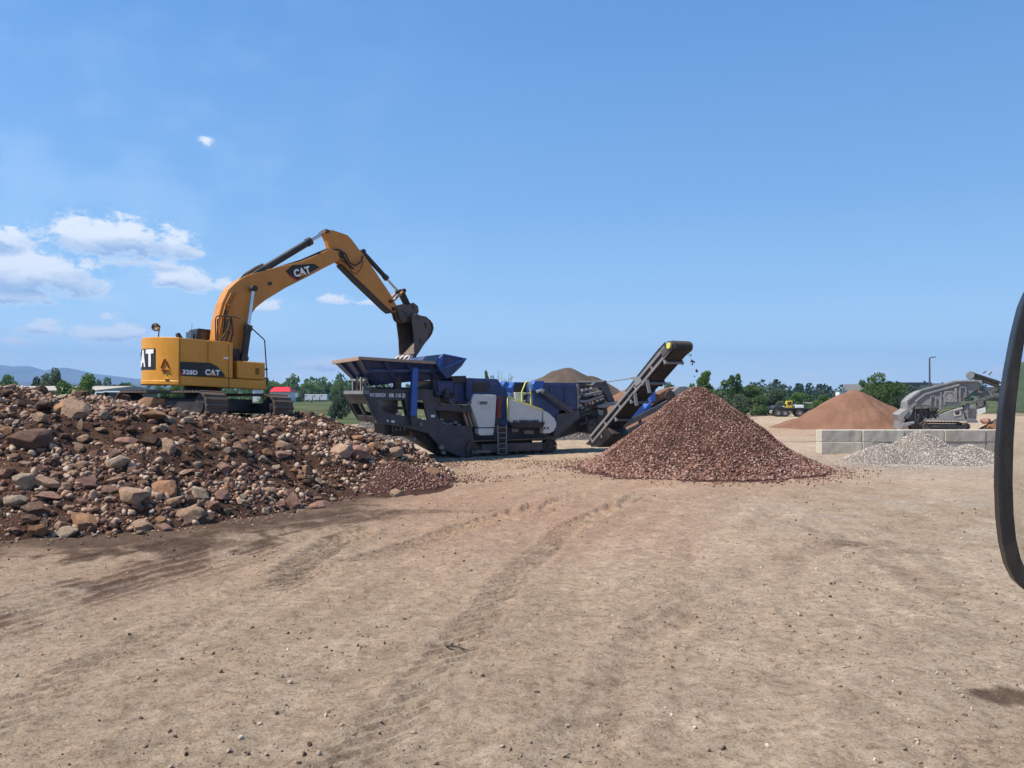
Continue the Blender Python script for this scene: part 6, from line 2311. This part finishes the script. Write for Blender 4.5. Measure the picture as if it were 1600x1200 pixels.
rf.add([(-hw - .6, -.9, h - .28), (hw + .6, -.9, h - .28), (hw + .6, 8, h + .30), (-hw - .6, 8, h + .30), (hw + .6, 17, h - .28), (-hw - .6, 17, h - .28),
        (-hw - .6, -.9, h - .40), (hw + .6, -.9, h - .40), (hw + .6, 17, h - .40), (-hw - .6, 17, h - .40)],
       [(0, 1, 2, 3), (3, 2, 4, 5), (0, 6, 7, 1), (1, 7, 8, 4, 2), (4, 8, 9, 5), (5, 9, 6, 0, 3), (6, 9, 8, 7)])
rf.build('roof', ROOF_TAN, t)
t, hw, h = far_box('red_roof_building', 'small white building with a bright red roof beside the excavator', 'building', 421, 455, 604.5, 300, 14, None, None)
MB().box((-hw + .4, 0, 0), (hw - .4, 7, h - 1.6)).build('wall', WHITE_W, t)
rf = MB()
rf.add([(-hw, -1, h - 1.9), (hw, -1, h - 1.9), (hw - 1.4, 3, h), (-hw + .9, 3, h), (hw, 8, h - 1.9), (-hw, 8, h - 1.9)], [(0, 1, 2, 3), (3, 2, 4, 5), (1, 4, 2), (0, 3, 5), (0, 5, 4, 1)])
rf.build('roof', ROOF_RED, t)
for k in range(3):
    MB().box((-hw + 1 + k * 1.3, -.06, .3), (-hw + 1.7 + k * 1.3, .05, 1.9)).build('door', WALL_GREY, t)
t, hw, h = far_box('low_shed', 'low shed with a faded red roof edge right under the excavator body', 'shed', 395, 420, 608, 310, 8, None, None)
MB().box((-hw, 0, 0), (hw, 6, h - .3)).build('wall', WHITE_W, t)
MB().box((-hw - .2, -.4, h - .28), (hw + .2, 6.4, h)).build('roof', paint('faded_red', (.35, .12, .11), .6, .1), t)
for i, (a, b) in enumerate(((427, 440), (441, 451), (452, 465), (476, 488), (489, 499), (500, 511))):
    D = 320
    pa, pb = at(a, 612, D), at(b, 612, D)
    z = gz((pa.x + pb.x) / 2, D)
    t = thing('parked_trailer', ('white trailer under the left edge of the red roof', 'white trailer under the right edge of the red roof', 'greyish trailer just right of the red roof',
              'white trailer, first of the three right of the gap', 'white trailer, middle of the three right of the gap', 'white trailer, last of the row towards the crusher')[i], 'trailer', ((pa.x + pb.x) / 2, D, z), 0, 'white trailers parked in the grass')
    hw = (pb.x - pa.x) / 2 - .04
    h = CAMZ + (HZ - 614.2 + (i > 2) * -2.0) / FPX * D - z
    MB().box((-hw, 0, .45), (hw, 2.3, h)).build('body', WHITE_W if i != 2 else paint('trailer_grey', (.48, .52, .56), .5, .1), t, bevel=.06)
    MB().box((-hw + .2, -.02, h - .9), (-hw + .8, .02, h - .45)).build('window', GLASS, t)
    for u in (-.35, .35):
        MB().tube([(u, -.02, .33), (u, .2, .33)], .33, 16).build('wheel', RUBBER, t, smooth_angle=40)
for i, (a, b, py, lab) in enumerate(((157, 170, 612, 'white van roof showing above the rocks, left of the near excavator track'), (171, 190, 611, 'pale blue-white van showing between the heap crest and the excavator track'), (-6, 8, 609, 'white van at the left picture edge behind the heap'))):
    D = 80
    pa, pb = at(a, py, D), at(b, py, D)
    z = gz((pa.x + pb.x) / 2, D)
    t = thing('parked_van', lab, 'van', ((pa.x + pb.x) / 2, D, z), 0, 'vans parked behind the heap')
    h = pa.z - z
    k = h / 2.2
    hw = max((pb.x - pa.x) / 2, .5)
    MB().prism([(-hw * 2.2, .4), (hw * 2.0, .4), (hw * 2.2, 1.2), (hw * 1.1, h - .05), (-hw * 2.0, h), (-hw * 2.2, h - .3)], 0, 1.8).build('body', WHITE_W, t, bevel=.06)
    MB().prism([(-hw * 1.8, h * .62), (hw * 1.2, h * .62), (hw * .85, h - .15), (-hw * 1.7, h - .12)], -.02, 1.82).build('window', GLASS, t)
    for u in (-hw * 1.4, hw * 1.3):
        MB().tube([(u, -.03, .35), (u, .25, .35)], .35, 16).build('wheel', RUBBER, t, smooth_angle=40)
p = at(1317, 611, 170)
t = thing('white_kiosk', 'tiny white box building above the reddish sand pile', 'building', (p.x, 170, gz(p.x, 170)))
MB().box((-.8, 0, 0), (.8, 2, p.z - gz(p.x, 170))).build('wall', WHITE_W, t)
MB().box((-.95, -.15, p.z - gz(p.x, 170)), (.95, 2.15, p.z - gz(p.x, 170) + .15)).build('roof', WALL_GREY, t)
t, hw, h = far_box('beige_shed', 'beige shed among the bushes just left of the sand pile', 'shed', 1258, 1277, 629, 140, 6, None, None)
MB().box((-hw, 0, 0), (hw, 4, h - .2)).build('wall', BEIGE, t)
MB().box((-hw - .2, -.3, h - .2), (hw + .2, 4.3, h)).build('roof', ROOF_TAN, t)

# ------------------------------------------------------------------ trees and bushes


def crown_mesh(name, kind, n, leaf, material, seed):
    """leaf clumps spread through an uneven crown about 1 wide and 1 high, base at z=0"""
    rg = np.random.default_rng(seed)
    nl = {'round': 16, 'bush': 14, 'tall': 16, 'open': 12}[kind]
    lob = []
    for i in range(nl):
        if kind == 'round':
            c = rg.normal(size=3) * (.19, .19, .17) + (0, 0, .56)
            r = rg.uniform(.13, .24)
        elif kind == 'bush':
            c = np.array((rg.uniform(-.40, .40), rg.uniform(-.35, .35), rg.uniform(.12, .62)))
            c[2] *= 1.15 - 1.1 * c[0] ** 2 * 2
            r = rg.uniform(.13, .23)
        elif kind == 'tall':
            z = rg.uniform(.18, .92)
            s = .34 * (1.05 - z) + .06
            c = np.array((rg.normal() * s * .7, rg.normal() * s * .7, z))
            r = rg.uniform(.08, .18) * (1.25 - .6 * z)
        else:
            c = np.array((rg.uniform(-.38, .38), rg.uniform(-.38, .38), rg.uniform(.38, .9)))
            r = rg.uniform(.08, .17)
        lob.append((*c, r))
    lob = np.array(lob)
    wts = lob[:, 3] ** 2
    k = rg.choice(nl, n, p=wts / wts.sum())
    d = rg.normal(size=(n, 3))
    d /= np.linalg.norm(d, axis=1)[:, None]
    rad = lob[k, 3] * (rg.uniform(.35, 1.12, n) ** .6)
    c = lob[k, :3] + d * rad[:, None] * (1, 1, .85)
    c[:, 2] = np.maximum(c[:, 2], .02)
    kx, kz = np.percentile(np.abs(c[:, :2]), 98.5), c[:, 2].max()
    c *= (.5 / kx, .5 / kx, 1 / kz)
    lob[:, :3] *= (.5 / kx, .5 / kx, 1 / kz)
    Rm = rand_rot(n, rg)
    s = leaf * rg.uniform(.6, 1.5, n)
    base = np.array(((-.5, -1, 0), (.5, -.8, .15), (.45, .9, 0), (-.55, .8, .18)))
    V = np.einsum('nij,kj->nki', Rm, base) * s[:, None, None] + c[:, None, :]
    Fc = np.arange(n * 4).reshape(n, 4)
    me = mesh_np(name, V.reshape(-1, 3), Fc)
    me.materials.append(material)
    return me, lob


def trunk_mesh(lob, seed, r=.028):
    mb = MB()
    rg_ = random.Random(seed)
    top = max(lob[:, 2]) * .8
    pts = [(0, 0, -.02), (rg_.uniform(-.02, .02), 0, top * .35), (rg_.uniform(-.04, .04), .01, top * .7), (rg_.uniform(-.05, .05), 0, top)]
    mb.tube(pts, r, 7, r1=r * .3)
    for q in lob[::2]:
        z0 = min(q[2] * .55, top * .8)
        mb.tube([(0, 0, z0), (q[0] * .6, q[1] * .6, z0 + (q[2] - z0) * .5), (q[0], q[1], q[2])], r * .4, 5, r1=r * .12)
    me = bpy.data.meshes.new('trunk')
    me.from_pydata(mb.v, [], mb.f)
    me.materials.append(BARK)
    return me


TREES = {}
for key, kind, n, leaf, mt_ in (('round_bright', 'round', 5200, 0.0235, FOL_B), ('round_mid', 'round', 5200, 0.0235, FOL_M), ('round_grey', 'round', 5200, 0.0246, FOL_G), ('dark', 'round', 5200, 0.0246, FOL_D),
                                ('bush_bright', 'bush', 5200, 0.0246, FOL_B), ('bush_mid', 'bush', 5200, 0.0246, FOL_M), ('bush_grey', 'bush', 5200, 0.0246, FOL_G), ('tall_bright', 'tall', 5200, 0.0213, FOL_B),
                                ('tall_mid', 'tall', 5200, 0.0213, FOL_M), ('open_bright', 'open', 1900, .024, FOL_B), ('open_mid', 'open', 1900, .024, FOL_M)):
    TREES[key] = []
    for v in range(2):
        cm, lob = crown_mesh('crown', kind, n, leaf, mt_, hash(kind) % 1000 * 0 + sum(map(ord, key)) + 17 * v)
        TREES[key].append((cm, trunk_mesh(lob, 5 + v)))
rt_ = random.Random(40)


def tree(px, py_top, wpx, D, key, label, name='tree', cat='tree', py_base=None, group=None):
    p = at(px, py_top, D)
    z = gz(p.x, D)
    h = p.z - z
    wd = wpx / FPX * D
    o = thing(name, label, cat, (p.x, D, z), rt_.uniform(0, 6.28), group)
    cm, tm = rt_.choice(TREES[key])
    c = bpy.data.objects.new('crown', cm)
    COL.objects.link(c)
    c.parent = o
    c.scale = (wd * 1.15, wd * 1.15, h * 1.03)
    k = bpy.data.objects.new('trunk', tm)
    COL.objects.link(k)
    k.parent = o
    k.scale = (wd * 1.15, wd * 1.15, h * 1.03)
    return o


GL = 'trees beyond the heap at the left'
tree(6, 587, 32, 128, 'round_bright', 'bright green round tree at the left picture edge', group=GL)
tree(76, 577, 38, 120, 'round_grey', 'grey-green feathery tree left of the rounded bright bush', group=GL)
tree(58, 590, 22, 124, 'dark', 'dark low tree under the left side of the grey-green feathery tree', group=GL)
tree(113, 585, 54, 84, 'bush_bright', 'big rounded bright green bush behind the heap crest', 'bush', 'bush', group=GL)
tree(148, 588, 24, 125, 'round_grey', 'dull green tree just right of the rounded bright bush', group=GL)
tree(172, 591, 26, 122, 'round_mid', 'mid green tree between the dull green tree and the small dark tree', group=GL)
tree(190, 599, 14, 126, 'dark', 'small dark tree left of the excavator tail', group=GL)
tree(202, 600, 22, 120, 'bush_mid', 'low green bush under the excavator tail', 'bush', 'bush', group=GL)
tree(262, 599, 34, 110, 'bush_bright', 'bright green bush seen under the left of the excavator body', 'bush', 'bush', group=GL)
tree(284, 600, 20, 112, 'bush_bright', 'smaller bright bush in the gap under the excavator body', 'bush', 'bush', group=GL)
GM_ = 'trees between the excavator and the crusher'
tree(430, 591, 36, 340, 'round_bright', 'broad light green tree behind the red roof', group=GM_)
tree(415, 602, 18, 150, 'bush_mid', 'dull bush right beside the excavator front', 'bush', 'bush', group=GM_)
tree(462, 600, 26, 345, 'round_mid', 'mid green tree just right of the red roof', group=GM_)
tree(476, 600, 24, 350, 'round_bright', 'light green tree above the gap in the trailer row', group=GM_)
tree(493, 599, 34, 340, 'round_bright', 'bright green tree above the last three trailers', group=GM_)
tree(512, 599, 30, 345, 'round_mid', 'green tree left of the big grey-green bush by the crusher', group=GM_)
tree(526, 598, 30, 330, 'round_bright', 'light green tree behind the big grey-green bush by the crusher', group=GM_)
tree(535, 599, 30, 95, 'bush_grey', 'big grey-green bush touching the crusher feed end', 'bush', 'bush', group=GM_)
tree(463, 594, 9, 420, 'dark', 'small dark conifer on the skyline left of the pair', group='dark trees on the far rise')
tree(477, 594, 9, 420, 'dark', 'dark conifer on the skyline above the trailer gap', group='dark trees on the far rise')
tree(500, 595, 12, 420, 'dark', 'wider dark conifer on the skyline nearer the crusher', group='dark trees on the far rise')
tree(758, 581, 18, 105, 'tall_bright', 'bright green treetop rising behind the crusher housing')
tree(1050, 598, 26, 130, 'round_mid', 'green treetop peeping between the conveyor and the stone pile')
GR = 'trees and bushes right of the stone pile'
tree(1107, 582, 50, 104, 'tall_bright', 'tallest light green tree directly right of the stone pile peak', group=GR)
tree(1088, 598, 20, 108, 'open_bright', 'thin airy sapling behind the stone pile peak', group=GR)
tree(1147, 586, 36, 112, 'tall_mid', 'tall leaning green tree right of the tallest light green tree', group=GR)
tree(1124, 601, 48, 106, 'bush_bright', 'light bush between the two tall trees', 'bush', 'bush', group=GR)
tree(1132, 612, 48, 98, 'bush_grey', 'dark grey-green bush at the shoulder of the stone pile', 'bush', 'bush', group=GR)
tree(1160, 603, 51, 124, 'bush_mid', 'rounded mid green bush right of the tall leaning tree', 'bush', 'bush', group=GR)
tree(1183, 602, 48, 132, 'round_mid', 'broad green tree behind the rounded mid green bush', group=GR)
tree(1178, 618, 43, 118, 'bush_mid', 'low green bush left of the parked cars', 'bush', 'bush', group=GR)
tree(1208, 608, 48, 128, 'bush_grey', 'pale grey-green bush behind the parked cars', 'bush', 'bush', group=GR)
tree(1236, 614, 41, 138, 'bush_bright', 'light green bush behind the yellow cab', 'bush', 'bush', group=GR)
tree(1258, 616, 34, 150, 'bush_mid', 'mid green bush behind the beige shed', 'bush', 'bush', group=GR)
tree(1284, 617, 31, 132, 'bush_bright', 'bright yellow-green bush on the left flank of the sand pile', 'bush', 'bush', group=GR)
tree(1302, 622, 22, 150, 'bush_grey', 'dull bush behind the left flank of the sand pile', 'bush', 'bush', group=GR)
GB = 'trees by the flat roofed building'
tree(1352, 589, 20, 165, 'open_bright', 'thin light green tree left of the building', group=GB)
tree(1378, 584, 46, 112, 'round_mid', 'broad dark green tree right of the sand pile in front of the building', group=GB)
tree(1398, 606, 34, 118, 'bush_grey', 'dusty bush beside the broad dark green tree', 'bush', 'bush', group=GB)
tree(1424, 602, 38, 125, 'bush_grey', 'dusty grey bush left of the screening plant hopper', 'bush', 'bush', group=GB)
tree(1472, 598, 12, 170, 'dark', 'tiny dark tree poking up right of the lamp post', group=GB)
tree(1340, 610, 26, 160, 'bush_mid', 'green bush behind the peak of the sand pile', 'bush', 'bush', group=GB)
# bare shrub behind the crusher
p = at(784, 578, 70)
bs = thing('bare_shrub', 'leafless grey shrub with thin twigs behind the crusher housing', 'shrub', (p.x, 70, 0))
mb = MB()
rb2 = random.Random(4)
for k in range(16):
    x = rb2.uniform(-.75, .95)
    top = rb2.uniform(.70, 1.0) * (p.z)
    a = Vector((x * .25, 0, 0))
    b = Vector((x * .8, rb2.uniform(-.3, .3), top * .7))
    c_ = Vector((x * 1.1 + rb2.uniform(-.15, .15), rb2.uniform(-.3, .3), top))
    mb.tube([a, b, c_], .03, 5, r1=.010)
    for j in range(3):
        d = b.lerp(c_, rb2.uniform(0, .9))
        mb.tube([d, d + Vector((rb2.uniform(-.35, .35), 0, rb2.uniform(.1, .4)))], .012, 4, r1=.006)
mb.build('branches', BARK, bs)

# wooded rises behind the yard
def ridge(name, pts, D, depth, material, seed, amp, wood=None, wn=0, tree_h=5.0):
    """hill whose crest follows (px,py) at distance D"""
    xs = np.array([(a - 800) / FPX * D for a, b in pts])
    zs = np.array([CAMZ + (HZ - b) / FPX * D for a, b in pts])
    X = np.linspace(xs[0], xs[-1], 260)
    crest = np.interp(X, xs, zs)
    Y = np.linspace(-1, 1, 50)
    GXX, GYY = np.meshgrid(X, Y)
    prof = np.clip(1 - np.abs(GYY), 0, 1) ** 1.1
    n = fbm(GXX / depth * 2.6, GYY * 2.2, seed, 5)
    Z = -8 + (crest[None] + 8) * prof * (1 + amp * n * (1 - prof ** 3))
    V = np.stack([GXX, D + GYY * depth, Z], -1).reshape(-1, 3)
    m, k = GXX.shape
    idx = np.arange(m * k).reshape(m, k)
    q = np.stack([idx[:-1, :-1], idx[:-1, 1:], idx[1:, 1:], idx[1:, :-1]], -1).reshape(-1, 4)
    me = mesh_np(name, V, q)
    smooth(me)
    o = tag(link_mesh(name, me, material), kind='structure')
    if wood:
        rg = np.random.default_rng(seed)
        cx = rg.uniform(X[0], X[-1], wn)
        t = -rg.uniform(0, 1, wn) ** .8
        base = np.interp(cx, X, crest)
        cz = -8 + (base + 8) * np.clip(1 - np.abs(t), 0, 1) ** 1.1
        cy = D + t * depth
        h = tree_h * rg.uniform(.5, 1.3, wn)
        nl = 46
        d = rg.normal(size=(wn, nl, 3))
        d /= np.linalg.norm(d, axis=2)[..., None]
        rad = rg.uniform(.3, 1.0, (wn, nl)) ** .5
        c = np.stack([cx, cy, cz + h * .45], -1)[:, None, :] + d * (rad * h[:, None])[..., None] * (.42, .42, .55)
        c = c.reshape(-1, 3)
        N = len(c)
        Rm = rand_rot(N, rg)
        s = np.repeat(h, nl) * .12 * rg.uniform(.6, 1.4, N)
        bq = np.array(((-.6, -1, 0), (.6, -.8, .15), (.55, .9, 0), (-.6, .8, .18)))
        Vv = np.einsum('nij,kj->nki', Rm, bq) * s[:, None, None] + c[:, None, :]
        w_ = link_mesh('woodland', mesh_np('woodland', Vv.reshape(-1, 3), np.arange(N * 4).reshape(N, 4)), wood)
        tag(w_, kind='stuff', label='far woodland of small trees covering the hillside', cat='woodland')
    return o


ridge('hill', [(1020, 626), (1100, 612), (1150, 605), (1175, 602.5), (1200, 605), (1225, 610), (1250, 614), (1290, 614.5), (1330, 612.5), (1400, 613), (1480, 612), (1560, 608), (1640, 600), (1800, 590), (1900, 606)], 420, 130, HILL_M, 71, .3, FOL_D, 900, 5.5)
ridge('hill', [(100, 622), (200, 612), (300, 611), (400, 607), (450, 604), (500, 603), (560, 602), (640, 606), (760, 612), (900, 616)], 400, 130, HILL_M, 72, .3, FOL_M, 520, 5.5)
ridge('mountains', [(-900, 590), (-640, 566), (-420, 574), (-240, 561), (-120, 570), (-50, 567), (0, 569.5), (20, 572), (44, 571), (58, 577), (68, 581), (76, 579), (92, 574.5), (104, 573.5), (112, 577), (117, 576), (126, 581), (152, 584), (185, 588), (215, 592), (245, 593), (300, 598), (360, 604), (430, 612), (480, 620)], 7000, 1700, MOUNT_M, 73, .35)
ridge('far_hills', [(-300, 606), (0, 600), (60, 597), (200, 600), (260, 602), (330, 606), (420, 611), (520, 616)], 3600, 700, MOUNT_M, 75, .3)
# country behind the camera, seen only in the truck mirror: a green hill and far mountains
for nm, D, hgt_, dep, mt_, sd in (('hill', -260, 13.0, 90, HILL_M, 81), ('mountains', -6500, 330, 1700, MOUNT_M, 82)):
    X = np.linspace(D * 1.3, -D * 1.3, 160)
    Y = np.linspace(-1, 1, 40)
    GXX, GYY = np.meshgrid(X, Y)
    prof = np.clip(1 - np.abs(GYY), 0, 1)
    Z = -6 + (hgt_ + 6) * prof * (.85 + .5 * fbm(GXX / abs(D) * 5, GYY, sd, 5))
    m, k = GXX.shape
    idx = np.arange(m * k).reshape(m, k)
    q = np.stack([idx[:-1, :-1], idx[:-1, 1:], idx[1:, 1:], idx[1:, :-1]], -1).reshape(-1, 4)
    me = mesh_np(nm, np.stack([GXX, D + GYY * dep, Z], -1).reshape(-1, 3), q)
    smooth(me)
    tag(link_mesh(nm, me, mt_), kind='structure')

# ------------------------------------------------------------------ truck mirror at the right
MD = .92
mir = thing('truck_mirror', 'black-framed wing mirror of a truck at the right picture edge', 'mirror', tuple(at(1660, 690, MD)), R(-16))
outline_px = [(1604, 449), (1598, 455), (1588, 478), (1577, 522), (1566, 580), (1557, 640), (1552.5, 700), (1551.5, 760), (1553.5, 810), (1558, 850), (1566, 884), (1578, 908), (1592, 922), (1608, 930), (1630, 934)]
inner_px = [(1612, 478), (1606, 490), (1599, 520), (1591, 570), (1584, 630), (1580, 690), (1578.5, 750), (1580, 800), (1584, 840), (1591, 870), (1600, 890), (1612, 902), (1630, 907)]
MF = Frame(mir.location.x, mir.location.y, R(-16))
out = MF.poly([(a + 9, b) for a, b in outline_px], -.010)
inn_ = MF.poly(inner_px, 0)
zc = mir.location.z
wid = .20
right = out[0][0] + wid
o_full = [(u, z - zc) for u, z in out] + [(right, out[-1][1] - zc), (right + .02, out[-1][1] - zc + .05), (right + .02, out[0][1] - zc - .05), (right, out[0][1] - zc + .012), (out[0][0] + .03, out[0][1] - zc + .012)]
i_full = [(u, z - zc) for u, z in inn_] + [(right - .02, inn_[-1][1] - zc), (right - .005, inn_[-1][1] - zc + .05), (right - .005, inn_[0][1] - zc - .05), (right - .02, inn_[0][1] - zc + .01), (inn_[0][0] + .02, inn_[0][1] - zc + .01)]
fm = MB().prism(o_full, -.010, .010, [i_full])
cu_ = right - .02
fm.prism([(cu_ + (u - cu_) * .80, z * .90) for u, z in o_full], .0102, .055)
fm.build('frame', MIRROR_B, mir, bevel=.008)
MB().prism(i_full, -.001, .004).build('glass', MIRROR, mir)
MB().tube([(right - .05, .05, .10), (right + .12, .09, .12), (right + .35, .12, .05)], .016, 12).tube([(right - .05, .05, -.14), (right + .12, .09, -.14), (right + .35, .12, -.10)], .016, 12).build('bracket', MIRROR_B, mir, smooth_angle=40)

# ------------------------------------------------------------------ air that fades the far hills
hm = bpy.data.materials.new('haze')
hm.use_nodes = True
t = NT(hm.node_tree)
t.n.clear()
pv = t.new('ShaderNodeVolumePrincipled')
pv.inputs['Color'].default_value = (.36, .61, 1.0, 1)
pv.inputs['Density'].default_value = .00015
pv.inputs['Anisotropy'].default_value = 0.0
ou = t.new('ShaderNodeOutputMaterial')
t.l.new(pv.outputs[0], ou.inputs['Volume'])
hb_ = MB().box((-9500, -9400, -10), (9500, 9500, 520)).build('haze', hm)
tag(hb_, kind='stuff')
